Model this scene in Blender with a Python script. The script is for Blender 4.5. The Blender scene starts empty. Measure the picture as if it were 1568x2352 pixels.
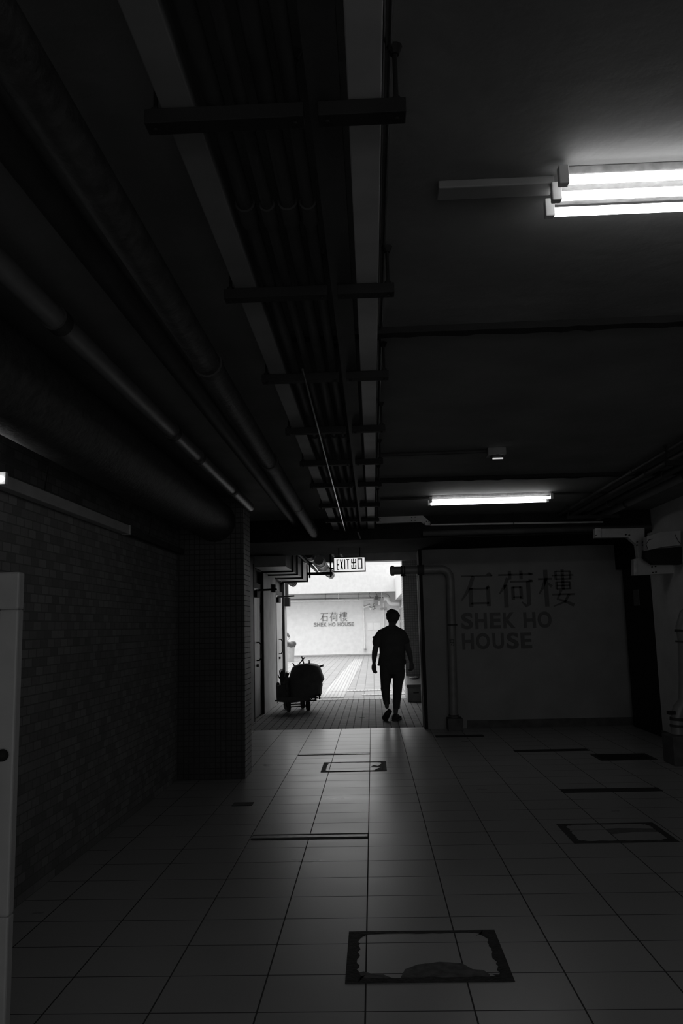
import bpy, math, random
from mathutils import Vector, Matrix, Euler
random.seed(7)
sc = bpy.context.scene
COL = sc.collection

# ------------------------------------------------------------------ camera
H = 1.38
FPX = 1829.0
cam_d = bpy.data.cameras.new('camera')
cam = bpy.data.objects.new('camera', cam_d)
COL.objects.link(cam)
cam_d.sensor_fit = 'VERTICAL'
cam_d.sensor_height = 24.0
cam_d.lens = 24.0 * FPX / 2352.0
cam_d.clip_start = 0.05
cam_d.clip_end = 500
CM = Matrix.Rotation(0.03492523, 3, 'Z') @ Matrix.Rotation(math.pi / 2 + 0.14263716, 3, 'X') @ Matrix.Rotation(-0.02459504, 3, 'Z')
cam.matrix_world = Matrix.Translation((0, 0, H)) @ CM.to_4x4()
sc.camera = cam
sc.view_settings.view_transform = 'Standard'
sc.view_settings.look = 'None'
sc.view_settings.gamma = 1.0
sc.view_settings.use_curve_mapping = False
sc.view_settings.exposure = 0.0

# ------------------------------------------------------------------ light
SKY = 0.62          # radiance of the overcast sky at the horizon
TUBE = 5.2          # fluorescent tubes
REAR = 36.0         # added fill light behind the camera that lifts the blacks, watts
w = bpy.data.worlds.new('overcast')
sc.world = w
w.use_nodes = True
nt = w.node_tree
nt.nodes.clear()
tc = nt.nodes.new('ShaderNodeTexCoord')
sx = nt.nodes.new('ShaderNodeSeparateXYZ')
m1 = nt.nodes.new('ShaderNodeMath'); m1.operation = 'MULTIPLY_ADD'
m1.inputs[1].default_value = 6.0; m1.inputs[2].default_value = 1.0
m2 = nt.nodes.new('ShaderNodeMath'); m2.operation = 'MAXIMUM'; m2.inputs[1].default_value = 0.3
m3 = nt.nodes.new('ShaderNodeMath'); m3.operation = 'MULTIPLY'; m3.inputs[1].default_value = SKY
bg = nt.nodes.new('ShaderNodeBackground'); bg.inputs[0].default_value = (1, 1, 1, 1)
ow = nt.nodes.new('ShaderNodeOutputWorld')
nt.links.new(tc.outputs['Generated'], sx.inputs[0])
nt.links.new(sx.outputs[2], m1.inputs[0])
nt.links.new(m1.outputs[0], m2.inputs[0])
nt.links.new(m2.outputs[0], m3.inputs[0])
nt.links.new(m3.outputs[0], bg.inputs[1])
nt.links.new(bg.outputs[0], ow.inputs[0])
rl = bpy.data.lights.new('rear_fill_light', 'AREA')  # unseen area fill, added to raise the dark interior
rl.shape = 'RECTANGLE'; rl.size = 4.6; rl.size_y = 2.2; rl.energy = REAR
ro = bpy.data.objects.new('rear_fill_light', rl)
COL.objects.link(ro)
ro.location = (0.7, -5.6, 1.35)
ro.rotation_euler = (math.radians(90), 0, 0)     # faces +Y

sc.cycles.max_bounces = 8
sc.cycles.diffuse_bounces = 5
sc.cycles.sample_clamp_indirect = 4.0

# ------------------------------------------------------------------ pixel to place
def ray(x, y):
    return CM @ Vector(((x - 784.0) / FPX, -(y - 1176.0) / FPX, -1.0))
def at(x, y, Y):
    r = ray(x, y); t = Y / r[1]
    return Vector((r[0] * t, Y, H + r[2] * t))
def atz(x, y, Z=0.0):
    r = ray(x, y); t = (Z - H) / r[2]
    return Vector((r[0] * t, r[1] * t, Z))
def atx(x, y, X):
    r = ray(x, y); t = X / r[0]
    return Vector((X, r[1] * t, H + r[2] * t))

# ------------------------------------------------------------------ materials
def nodes(name):
    m = bpy.data.materials.new(name); m.use_nodes = True
    n = m.node_tree.nodes; l = m.node_tree.links
    return m, n, l, n['Principled BSDF']

def mat(name, v, rough=0.6, metal=0.0, noise=0.0, nscale=8.0, bump=0.0, bscale=60.0, spec=0.5, stain=None):
    """grey material; noise varies the tone, bump roughens, stain=(amount, scale, tone) adds dirt patches"""
    m, n, l, b = nodes(name)
    b.inputs['Roughness'].default_value = rough
    b.inputs['Metallic'].default_value = metal
    b.inputs['Specular IOR Level'].default_value = spec
    g = n.new('ShaderNodeNewGeometry')
    nz = n.new('ShaderNodeTexNoise'); nz.inputs['Scale'].default_value = nscale; nz.inputs['Detail'].default_value = 5
    l.new(g.outputs['Position'], nz.inputs['Vector'])
    mr = n.new('ShaderNodeMapRange')
    mr.inputs['From Min'].default_value = 0.3; mr.inputs['From Max'].default_value = 0.7
    k = max(noise, 0.05)
    mr.inputs['To Min'].default_value = v * (1 - k); mr.inputs['To Max'].default_value = v * (1 + k)
    l.new(nz.outputs[0], mr.inputs['Value'])
    out = mr.outputs[0]
    if stain:
        amt, ss, tone = stain
        s = n.new('ShaderNodeTexNoise'); s.inputs['Scale'].default_value = ss; s.inputs['Detail'].default_value = 8
        s.inputs['Roughness'].default_value = 0.65
        l.new(g.outputs['Position'], s.inputs['Vector'])
        cr = n.new('ShaderNodeMapRange'); cr.inputs['From Min'].default_value = 1 - amt; cr.inputs['From Max'].default_value = 1 - amt + 0.06
        l.new(s.outputs[0], cr.inputs['Value'])
        mx = n.new('ShaderNodeMix'); mx.data_type = 'FLOAT'
        l.new(cr.outputs[0], mx.inputs[0]); l.new(out, mx.inputs[2]); mx.inputs[3].default_value = tone
        out = mx.outputs[0]
    l.new(out, b.inputs['Base Color'])
    if bump:
        bz = n.new('ShaderNodeTexNoise'); bz.inputs['Scale'].default_value = bscale; bz.inputs['Detail'].default_value = 4
        l.new(g.outputs['Position'], bz.inputs['Vector'])
        bp = n.new('ShaderNodeBump'); bp.inputs['Strength'].default_value = bump; bp.inputs['Distance'].default_value = 0.01
        l.new(bz.outputs[0], bp.inputs['Height']); l.new(bp.outputs[0], b.inputs['Normal'])
    return m

def brick(name, v, joint, bw, bh, mortar, ox=0.0, oy=0.0, plane='XY', rough=0.5, offset=0.0, var=0.15, bump=0.4, mottle=0.15, mscale=5.0, rvar=0.0, spec=0.5, stretch=None, vstain=None, coat=None):
    m, n, l, b = nodes(name)
    g = n.new('ShaderNodeNewGeometry')
    sp = n.new('ShaderNodeSeparateXYZ'); l.new(g.outputs['Position'], sp.inputs[0])
    cb = n.new('ShaderNodeCombineXYZ')
    i, j = {'XY': (0, 1), 'XZ': (0, 2), 'YZ': (1, 2), 'YX': (1, 0)}[plane]
    for k, (idx, o) in enumerate(((i, ox), (j, oy))):
        a = n.new('ShaderNodeMath'); a.operation = 'ADD'; a.inputs[1].default_value = -o + 100 * (bw if k == 0 else bh)
        l.new(sp.outputs[idx], a.inputs[0]); l.new(a.outputs[0], cb.inputs[k])
    br = n.new('ShaderNodeTexBrick')
    br.offset = offset; br.squash = 1.0; br.offset_frequency = 2
    br.inputs['Scale'].default_value = 1.0
    br.inputs['Brick Width'].default_value = bw; br.inputs['Row Height'].default_value = bh
    br.inputs['Mortar Size'].default_value = mortar; br.inputs['Mortar Smooth'].default_value = 0.2
    br.inputs['Bias'].default_value = 0.0
    br.inputs['Color1'].default_value = (v * (1 - var),) * 3 + (1,)
    br.inputs['Color2'].default_value = (v * (1 + var),) * 3 + (1,)
    br.inputs['Mortar'].default_value = (joint,) * 3 + (1,)
    l.new(cb.outputs[0], br.inputs['Vector'])
    nz = n.new('ShaderNodeTexNoise'); nz.inputs['Scale'].default_value = mscale; nz.inputs['Detail'].default_value = 7
    src = g.outputs['Position']
    if stretch:
        mp = n.new('ShaderNodeMapping'); mp.inputs['Scale'].default_value = stretch
        l.new(src, mp.inputs[0]); src = mp.outputs[0]
    l.new(src, nz.inputs['Vector'])
    mr = n.new('ShaderNodeMapRange'); mr.inputs['From Min'].default_value = 0.15; mr.inputs['From Max'].default_value = 0.85
    mr.inputs['To Min'].default_value = 1 - mottle; mr.inputs['To Max'].default_value = 1 + mottle
    l.new(nz.outputs[0], mr.inputs['Value'])
    mu = n.new('ShaderNodeVectorMath'); mu.operation = 'SCALE'
    l.new(br.outputs['Color'], mu.inputs[0]); l.new(mr.outputs[0], mu.inputs['Scale'])
    l.new(mu.outputs[0], b.inputs['Base Color'])
    rr = n.new('ShaderNodeMapRange'); rr.inputs['From Min'].default_value = 0.15; rr.inputs['From Max'].default_value = 0.85
    rr.inputs['To Min'].default_value = rough - rvar; rr.inputs['To Max'].default_value = rough + rvar
    l.new(nz.outputs[0], rr.inputs['Value'])
    rm = n.new('ShaderNodeMix'); rm.data_type = 'FLOAT'
    l.new(br.outputs['Fac'], rm.inputs[0]); l.new(rr.outputs[0], rm.inputs[2]); rm.inputs[3].default_value = 0.85
    l.new(rm.outputs[0], b.inputs['Roughness'])
    b.inputs['Specular IOR Level'].default_value = spec
    bp = n.new('ShaderNodeBump'); bp.invert = True
    bp.inputs['Strength'].default_value = bump; bp.inputs['Distance'].default_value = 0.003
    l.new(br.outputs['Fac'], bp.inputs['Height']); l.new(bp.outputs[0], b.inputs['Normal'])
    return m

def emit(name, s, v=1.0):
    m, n, l, b = nodes(name)
    b.inputs['Base Color'].default_value = (0.8, 0.8, 0.8, 1)
    b.inputs['Emission Color'].default_value = (v, v, v, 1)
    b.inputs['Emission Strength'].default_value = s
    return m

M = dict(
    tile=brick('floor_tile', 0.40, 0.04, 0.394, 0.311, 0.0035, -0.067, 3.417, 'XY', rough=0.30, var=0.05, bump=0.35, mottle=0.05, mscale=1.6, rvar=0.045, stretch=(1, 2.2, 1), spec=0.5),
    paver=brick('covered_paver', 0.12, 0.012, 0.105, 0.21, 0.007, 0.012, 0.0, 'XY', spec=0.28, rough=0.72, var=0.12, bump=0.8, mottle=0.3, mscale=30),
    yard=brick('yard_paver', 0.26, 0.15, 0.21, 0.21, 0.010, 0.0, 0.0, 'XY', rough=0.85, var=0.08, bump=0.3, mottle=0.1, mscale=6, offset=0.0, spec=0.25),
    tactile=brick('tactile_paver', 0.36, 0.27, 0.075, 4.0, 0.012, 0.0, 0.0, 'XY', rough=0.8, var=0.03, bump=0.8, mottle=0.08, spec=0.2),
    band=brick('pale_paver_band', 0.36, 0.2, 0.10, 0.10, 0.008, 0.0, 0.0, 'XY', rough=0.8, var=0.05, bump=0.5, mottle=0.08, spec=0.2),
    ceil=mat('ceiling_concrete', 0.19, 0.8, noise=0.18, nscale=2.0, bump=0.35, bscale=14, stain=(0.34, 3.0, 0.18)),
    mosaic=brick('left_mosaic', 0.20, 0.15, 0.10, 0.05, 0.004, 0, 0, 'YZ', rough=0.5, offset=0.5, var=0.35, bump=0.3, mottle=0.15),
    mosaicx=brick('pier_shaded_mosaic', 0.04, 0.032, 0.05, 0.05, 0.004, 0, 0, 'XZ', rough=0.5, var=0.15, bump=0.5, mottle=0.2),  # front of the pier, its shade put into the tile tone
    mosaicy=brick('pier_lit_mosaic', 0.35, 0.10, 0.05, 0.05, 0.004, 0, 0, 'YZ', rough=0.5, var=0.12, bump=0.5, mottle=0.15),  # flank of the same pier, the light on it put into the tone
    pillar=brick('outer_pillar_mosaic', 0.42, 0.22, 0.045, 0.045, 0.004, 0, 0, 'XZ', rough=0.55, var=0.1, bump=0.4, mottle=0.1),
    wall=mat('painted_wall', 0.28, 0.7, noise=0.10, nscale=3, bump=0.15, bscale=90, stain=(0.30, 5, 0.2)),
    sidewall=mat('painted_side_wall', 0.68, 0.7, noise=0.10, nscale=3, bump=0.1, bscale=90),
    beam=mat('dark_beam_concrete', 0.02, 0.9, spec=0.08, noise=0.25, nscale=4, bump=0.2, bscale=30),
    doorwall=mat('door_wall_paint', 0.34, 0.65, noise=0.2, nscale=3, bump=0.15, bscale=60),
    black=mat('black_paint', 0.025, 0.7, spec=0.15),
    darkpipe=mat('dark_pipe_paint', 0.05, 0.65, noise=0.2, spec=0.3),
    steel=mat('dark_steel', 0.02, 0.7, noise=0.2, bump=0.1, spec=0.2),
    lamph=mat('lamp_housing', 0.22, 0.5, noise=0.3, nscale=30),
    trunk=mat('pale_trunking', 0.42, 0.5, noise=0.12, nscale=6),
    trunk_shaded=mat('shaded_trunking', 0.24, 0.6, noise=0.12, nscale=6),  # darker copy of the pale trunking, shade put into its colour
    stain=mat('exposed_mortar', 0.13, 0.85, noise=0.35, nscale=25, bump=0.3),
    galv=mat('galvanised_metal', 0.55, 0.38, 0.7, noise=0.25, nscale=15),
    shiny=mat('bright_conduit', 0.7, 0.18, 1.0),
    greypipe=mat('grey_pipe', 0.22, 0.42, noise=0.12, nscale=10),
    insul=mat('pipe_lagging', 0.05, 0.6, noise=0.4, nscale=20, bump=0.5, bscale=40),
    white=mat('white_enamel', 0.75, 0.4),
    doorp=mat('door_leaf_paint', 0.38, 0.45, noise=0.15, nscale=2.5),
    letter=mat('near_letter_paint', 0.10, 0.6),
    letterg=mat('far_letter_grey', 0.27, 0.6),
    outwall=mat('outer_wall_render', 0.84, 0.9, noise=0.02, nscale=6, bump=0.15, bscale=30, spec=0.2),
    fascia=mat('canopy_fascia', 0.62, 0.8, noise=0.02, spec=0.2),
    outpipe=mat('white_outdoor_pipe', 0.86, 0.5),
    outdark=mat('outdoor_dark_fitting', 0.12, 0.6),
    outgrey=mat('outdoor_grey_fitting', 0.38, 0.6, noise=0.1),
    glass=mat('window_glass', 0.10, 0.12),
    binp=mat('grey_bin_plastic', 0.36, 0.5, noise=0.1),
    bag=mat('dark_bin_liner', 0.07, 0.35, noise=0.4, nscale=20, bump=0.6, bscale=30),
    rubber=mat('black_rubber', 0.04, 0.7),
    tarp=mat('dark_tarpaulin', 0.09, 0.65, noise=0.2, bump=0.3, bscale=25),
    cloth=mat('dark_cloth', 0.09, 0.85, noise=0.15, bump=0.2, bscale=120),
    trouser=mat('dark_trouser_cloth', 0.09, 0.9, noise=0.15, bump=0.2, bscale=100),
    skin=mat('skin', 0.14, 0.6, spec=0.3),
    hair=mat('black_hair', 0.07, 0.6, noise=0.3, nscale=60, bump=0.5, bscale=150),
    shoe=mat('dark_shoe', 0.04, 0.6), sole=mat('shoe_sole', 0.07, 0.7),
    coverf=mat('worn_cover_frame', 0.03, 0.75, noise=0.5, nscale=30, bump=0.6, bscale=60),
    slot=mat('drain_slot', 0.02, 0.8),
    slotp=mat('drain_strip_metal', 0.25, 0.35, 0.5, noise=0.4, nscale=20),
    plinth=mat('dark_plinth_concrete', 0.10, 0.85, noise=0.3, bump=0.4),
    gate=mat('pale_gate_metal', 0.42, 0.5, noise=0.1, nscale=6, stain=(0.3, 9, 0.2)),
    paper=mat('notice_paper', 0.95, 0.8, spec=0.2),
    boxp=mat('grey_storage_box', 0.24, 0.6, noise=0.2, nscale=8, bump=0.2),
    lid=mat('dark_box_lid', 0.12, 0.5, noise=0.2),
    tube=emit('fluorescent_tube', TUBE),
    tubeL=emit('dim_fluorescent_tube', 3.0),
    lens=emit('bright_slot_face', 0.55),
    exitf=emit('lit_exit_panel', 0.78),
    exitb=mat('exit_sign_case', 0.03, 0.5),
)

# ------------------------------------------------------------------ mesh helpers
class MB:
    def __init__(s): s.v = []; s.f = []
    def add(s, vs, fs):
        o = len(s.v); s.v += [Vector(p) for p in vs]; s.f += [tuple(o + i for i in f) for f in fs]; return s
    def box(s, a, b, rz=0.0, piv=None):
        (x0, y0, z0), (x1, y1, z1) = a, b
        vs = [Vector(p) for p in ((x0, y0, z0), (x1, y0, z0), (x1, y1, z0), (x0, y1, z0), (x0, y0, z1), (x1, y0, z1), (x1, y1, z1), (x0, y1, z1))]
        if rz:
            c = Vector(piv) if piv else (Vector(a) + Vector(b)) / 2
            R = Matrix.Rotation(rz, 3, 'Z'); vs = [R @ (p - c) + c for p in vs]
        return s.add(vs, [(0, 3, 2, 1), (4, 5, 6, 7), (0, 1, 5, 4), (1, 2, 6, 5), (2, 3, 7, 6), (3, 0, 4, 7)])
    def tube(s, pts, r, n=12, cap=True):
        pts = [Vector(p) for p in pts]; R = r if isinstance(r, (list, tuple)) else [r] * len(pts)
        rings = []; up = None
        for i, p in enumerate(pts):
            if i == 0: t = pts[1] - p
            elif i == len(pts) - 1: t = p - pts[i - 1]
            else: t = (pts[i + 1] - p).normalized() + (p - pts[i - 1]).normalized()
            t.normalize()
            if up is None:
                up = Vector((0, 0, 1)) if abs(t.z) < 0.9 else Vector((0, 1, 0))
            a = t.cross(up); a.normalize(); b = a.cross(t); b.normalize(); up = b
            rings.append([p + (a * math.cos(k * 2 * math.pi / n) + b * math.sin(k * 2 * math.pi / n)) * R[i] for k in range(n)])
        vs = [q for rr in rings for q in rr]; fs = []
        for i in range(len(pts) - 1):
            for k in range(n):
                fs.append((i * n + k, i * n + (k + 1) % n, (i + 1) * n + (k + 1) % n, (i + 1) * n + k))
        if cap:
            fs.append(tuple(reversed(range(n)))); fs.append(tuple((len(pts) - 1) * n + k for k in range(n)))
        return s.add(vs, fs)
    def loft(s, secs, n=24, cap=True, e=2.0):
        """secs: (x, y, z, rx, ry) horizontal superellipses, stacked"""
        vs = []; fs = []
        for (x, y, z, a, b) in secs:
            for k in range(n):
                t = k * 2 * math.pi / n; c = math.cos(t); d = math.sin(t)
                vs.append((x + a * math.copysign(abs(c) ** (2 / e), c), y + b * math.copysign(abs(d) ** (2 / e), d), z))
        for i in range(len(secs) - 1):
            for k in range(n):
                fs.append((i * n + k, i * n + (k + 1) % n, (i + 1) * n + (k + 1) % n, (i + 1) * n + k))
        if cap:
            fs.append(tuple(reversed(range(n)))); fs.append(tuple((len(secs) - 1) * n + k for k in range(n)))
        return s.add(vs, fs)
    def ball(s, c, r, n=16, m=10):
        c = Vector(c); r = Vector(r) if not isinstance(r, (int, float)) else Vector((r, r, r))
        secs = []
        for i in range(1, m):
            t = math.pi * i / m
            secs.append((c.x, c.y, c.z - r.z * math.cos(t), r.x * math.sin(t), r.y * math.sin(t)))
        return s.loft(secs, n)
    def prism(s, poly, off):
        """closed flat polygon extruded by vector off"""
        n = len(poly); off = Vector(off); P = [Vector(p) for p in poly]
        vs = P + [p + off for p in P]
        fs = [tuple(range(n)), tuple(reversed(range(n, 2 * n)))] + [(i, i + n, (i + 1) % n + n, (i + 1) % n) for i in range(n)]
        return s.add(vs, fs)

def wloc(o):
    v = Vector((0, 0, 0))
    while o is not None:
        v += o.location; o = o.parent
    return v

def obj(name, mb, m, parent=None, bevel=0.0, smooth=False, loc=None, remesh=0.0, subsurf=0):
    base = wloc(parent) if parent else Vector((0, 0, 0))
    l = Vector(loc) if loc is not None else Vector((0, 0, 0))
    if loc is not None: base = l
    me = bpy.data.meshes.new(name)
    me.from_pydata([tuple(v - base) for v in mb.v], [], mb.f)
    me.validate(); me.update()
    import bmesh
    b = bmesh.new(); b.from_mesh(me); bmesh.ops.recalc_face_normals(b, faces=b.faces); b.to_mesh(me); b.free()
    o = bpy.data.objects.new(name, me)
    COL.objects.link(o)
    if parent: o.parent = parent; o.location = l - wloc(parent) if loc is not None else (0, 0, 0)
    elif loc is not None: o.location = l
    me.materials.append(M[m] if isinstance(m, str) else m)
    if remesh:
        r = o.modifiers.new('r', 'REMESH'); r.mode = 'VOXEL'; r.voxel_size = remesh
        s_ = o.modifiers.new('s', 'SMOOTH'); s_.iterations = 6; s_.factor = 0.5
        dg = bpy.context.evaluated_depsgraph_get(); dg.update()
        me2 = bpy.data.meshes.new_from_object(o.evaluated_get(dg))
        o.modifiers.clear(); o.data = me2
        if not me2.materials: me2.materials.append(M[m])
        me2.name = name; smooth = True
    if bevel:
        bv = o.modifiers.new('bevel', 'BEVEL'); bv.width = bevel; bv.segments = 2; bv.limit_method = 'ANGLE'
    if smooth:
        for p in o.data.polygons: p.use_smooth = True
        if not remesh:
            try: o.data.set_sharp_from_angle(angle=math.radians(40))
            except Exception: pass
    return o

def thing(name, label, cat, loc=(0, 0, 0), group=None):
    o = bpy.data.objects.new(name, None); COL.objects.link(o)
    o.location = loc; o.empty_display_size = 0.1
    o['label'] = label; o['category'] = cat
    if group: o['group'] = group
    return o
def tag(o, label, cat, group=None, kind=None):
    o['label'] = label; o['category'] = cat
    if group: o['group'] = group
    if kind: o['kind'] = kind
    return o
def struct(name, mb, m, label=None, **k):
    o = obj(name, mb, m, **k)
    o['kind'] = 'structure'
    if label: o['label'] = label
    return o
def copy_tree(src, loc=None, label=None):
    c = src.copy(); COL.objects.link(c)
    if loc is not None: c.location = loc
    if label: c['label'] = label
    for ch in list(src.children):
        d = copy_tree(ch); d.parent = c
    return c

# ------------------------------------------------------------------ structure
CZ = 2.66
XL, XR = -1.86, 3.32
struct('floor', MB().box((-2.3, -6.0, -0.2), (6.0, 11.15, 0.0)), 'tile', 'glossy square tiled passage floor')
struct('ceiling', MB().box((-2.6, -6.2, CZ), (6.2, 9.45, CZ + 0.4)), 'ceil', 'stained concrete ceiling over the passage')
struct('wall_left', MB().box((XL - 0.4, -6.2, 0), (XL, 7.83, CZ)), 'mosaic', 'dark mosaic tiled left wall')
struct('wall_back', MB().box((-2.6, -6.3, 0), (6.2, -6.0, CZ)), 'wall')
struct('wall_right', MB().box((XR, -6.2, 0), (XR + 0.3, 9.62, CZ)), 'sidewall', 'pale painted right side wall')
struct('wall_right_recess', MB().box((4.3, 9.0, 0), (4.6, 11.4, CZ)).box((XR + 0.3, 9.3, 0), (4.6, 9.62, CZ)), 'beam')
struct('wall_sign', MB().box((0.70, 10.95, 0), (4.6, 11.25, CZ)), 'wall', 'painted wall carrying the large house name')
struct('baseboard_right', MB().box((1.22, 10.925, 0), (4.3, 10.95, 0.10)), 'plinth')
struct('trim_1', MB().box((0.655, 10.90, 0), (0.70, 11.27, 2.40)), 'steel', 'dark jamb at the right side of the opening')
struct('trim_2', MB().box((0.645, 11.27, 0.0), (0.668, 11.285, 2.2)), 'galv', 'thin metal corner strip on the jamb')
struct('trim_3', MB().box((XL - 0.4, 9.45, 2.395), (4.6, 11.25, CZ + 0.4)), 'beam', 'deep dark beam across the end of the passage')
struct('trim_4', MB().box((XL - 0.4, 7.63, 0), (-1.26, 8.02, CZ)).box((-1.262, 7.632, 0), (-1.225, 7.66, CZ)), 'mosaicx', 'shade-toned pier projecting from the left wall')
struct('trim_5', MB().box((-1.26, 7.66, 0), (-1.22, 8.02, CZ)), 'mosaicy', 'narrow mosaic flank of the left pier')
# recess beyond the pier and the covered outer bay
struct('wall_left_outer', MB().box((-2.2, 8.02, 0), (-1.80, 12.14, 3.2)).box((-2.2, 13.28, 0), (-1.80, 15.0, 3.2)).box((-2.2, 12.14, 2.36), (-1.80, 13.28, 3.2))
       .box((-2.2, 16.45, 0), (-1.80, 16.9, 3.2)).box((-2.2, 15.0, 2.36), (-1.80, 16.45, 3.2)).box((-2.2, 8.02, 0), (-2.1, 16.9, 3.2)), 'doorwall', 'wall with two service doors on the left of the covered bay')
struct('ceiling_outer', MB().box((-2.3, 11.25, 2.9), (3.0, 15.3, 3.2)), 'ceil')
struct('trim_6', MB().box((-2.3, 15.15, 2.60), (3.0, 15.45, 3.2)), 'trunk', 'outer lintel where the covered bay meets the yard')
struct('wall_right_outer', MB().box((0.92, 11.25, 0), (1.25, 15.3, 3.2)), 'doorwall')
struct('floor_outer', MB().box((-2.3, 11.15, -0.2), (3.2, 15.42, -0.002)), 'paver', 'ribbed brick paving in the covered bay')
struct('trim_7', MB().box((0.60, 15.3, 0), (0.96, 15.95, 3.2)), 'pillar', 'mosaic pillar at the right of the yard opening')
struct('floor_yard', MB().box((-30, 15.42, -0.2), (30, 60, -0.004)), 'yard', 'sunlit paved yard')
struct('trim_8', MB().prism([(-1.10, 15.95, -0.004), (-0.60, 15.95, -0.004), (-0.42, 34.0, -0.004), (-0.80, 34.0, -0.004)], (0, 0, 0.007)), 'tactile', 'pale tactile guide path across the yard')
struct('trim_9', MB().box((-2.3, 15.45, -0.004), (2.0, 15.75, 0.002)), 'band', 'pale band of small paving at the yard edge')
struct('trim_10', MB().box((-0.95, 17.4, -0.004), (0.35, 17.75, 0.007)).box((-0.25, 16.3, -0.004), (1.1, 16.65, 0.007)), 'tactile', 'short pale paving strips beside the guide path')
struct('wall_far', MB().box((-14, 38.6, 0), (14, 39.0, 2.934)), 'outwall', 'bright rendered wall across the yard')
struct('trim_11', MB().box((-14, 37.2, 2.935), (14, 39.4, 4.2)), 'fascia', 'white canopy fascia above the far wall')
struct('trim_12', MB().box((-14, 38.52, 0), (14, 38.6, 0.06)), 'outgrey', 'dark line at the foot of the far wall')
# building at the right edge of the yard
struct('wall_yard_right', MB().box((1.32, 17.5, 1.0), (5, 38.6, 1.05)).box((1.32, 17.5, 0.0), (5, 38.6, 0.35)).box((1.36, 17.5, 0.0), (5, 38.6, 3.0)), 'outgrey')
struct('trim_13', MB().box((1.12, 20.0, 2.55), (5, 38.6, 3.55)), 'fascia', 'white parapet of the building at the right of the yard')

# far-right window column and railings seen past the pillar
for i, yy in enumerate((30.0, 33.5, 36.5)):
    f = struct('window_%d' % (i + 1), MB().box((1.28, yy, 0.95), (1.36, yy + 1.5, 2.2)), 'outgrey')
    obj('pane', MB().box((1.265, yy + 0.12, 1.05), (1.28, yy + 1.38, 1.5)).box((1.265, yy + 0.12, 1.6), (1.28, yy + 1.38, 2.1)), 'glass', f)

# ------------------------------------------------------------------ doors on the left
def door(idx, y0, y1, label):
    xw = -1.84
    d = struct('door_%d' % idx, MB().box((-1.99, y0, 0), (-1.795, y0 + 0.06, 2.36)).box((-1.99, y1 - 0.06, 0), (-1.795, y1, 2.36))
               .box((-1.99, y0, 2.30), (-1.795, y1, 2.36)).box((-1.99, y0, 2.02), (-1.83, y1, 2.10)), 'steel', label)
    ym = (y0 + y1) / 2 + 0.12
    obj('door_leaf', MB().box((-1.90, y0 + 0.06, 0.01), (xw, ym - 0.004, 2.02)), 'doorp', d, bevel=0.004)
    obj('door_leaf', MB().box((-1.90, ym + 0.004, 0.01), (xw, y1 - 0.06, 2.02)), 'doorp', d, bevel=0.004)
    obj('transom_panel', MB().box((-1.93, y0 + 0.06, 2.10), (-1.88, y1 - 0.06, 2.30)), 'darkpipe', d)
    hz = 1.02
    yh = ym - 0.10
    obj('door_handle', MB().tube([(xw, yh, hz + 0.14), (xw + 0.04, yh, hz + 0.14), (xw + 0.065, yh, hz + 0.11), (xw + 0.065, yh, hz - 0.11), (xw + 0.04, yh, hz - 0.14), (xw, yh, hz - 0.14)], 0.011, 10), 'black', d, smooth=True)
    obj('lock', MB().tube([(xw, yh, 0.80), (xw + 0.03, yh, 0.80)], 0.022, 14), 'black', d, smooth=True)
    obj('sign_plate', MB().box((xw, y0 + 0.25, 1.35), (xw + 0.006, y0 + 0.45, 1.62)), 'trunk', d)
    for z in (1.70, 1.42, 0.95, 0.28):
        obj('hinge', MB().box((xw, y0 + 0.03, z - 0.06), (xw + 0.014, y0 + 0.11, z + 0.06)), 'black', d)
        obj('hinge', MB().box((xw, y1 - 0.11, z - 0.06), (xw + 0.014, y1 - 0.03, z + 0.06)), 'black', d)
    c = obj('door_closer', MB().box((xw, y0 + 0.10, 1.86), (xw + 0.085, y0 + 0.45, 1.96)), 'black', d, bevel=0.006)
    obj('closer_arm', MB().tube([(xw + 0.05, y0 + 0.2, 1.965), (xw + 0.34, y0 + 0.42, 1.985), (xw + 0.05, y0 + 0.75, 1.99)], 0.015, 8), 'black', c)
    return d
door(1, 12.14, 13.28, 'pale double service door nearer the tiled floor, with D handle and closer')
door(2, 15.0, 16.45, 'pale double service door nearest the yard, with D handle and closer')
struct('door_3', MB().box((3.36, 9.75, 0), (3.42, 10.8, 2.05)), 'steel', 'dark steel door in the right recess')
obj('sign_plate', MB().box((3.352, 10.2, 1.55), (3.36, 10.4, 1.75)), 'lid', bpy.data.objects['door_3'])
struct('trim_14', MB().box((XR, 9.62, 2.05), (3.42, 10.95, CZ)), 'beam')

# small fittings on the door wall
tag(obj('junction_box', MB().box((-1.80, 14.35, 2.02), (-1.74, 14.5, 2.16)), 'black', bevel=0.004), 'small black box on the wall between the two service doors', 'box')
t = thing('wall_pipe', 'dark vertical pipe on the wall corner above the far service door', 'pipe', (-1.76, 16.6, 1.9))
obj('pipe', MB().tube([(-1.76, 16.6, 1.9), (-1.76, 16.6, 2.9)], 0.035), 'darkpipe', t, smooth=True)
obj('box', MB().box((-1.80, 16.5, 1.82), (-1.70, 16.72, 2.0)), 'black', t)

# ------------------------------------------------------------------ people
def limb(mb, pts, n=14):
    """pts: (x, y, z, r) chain with rounded ends"""
    P = [Vector(p[:3]) for p in pts]; R = [p[3] for p in pts]
    mb.tube(P, R, n)
    for p, r in zip(P, R): mb.ball(p, r * 0.98, 12, 8)

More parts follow.
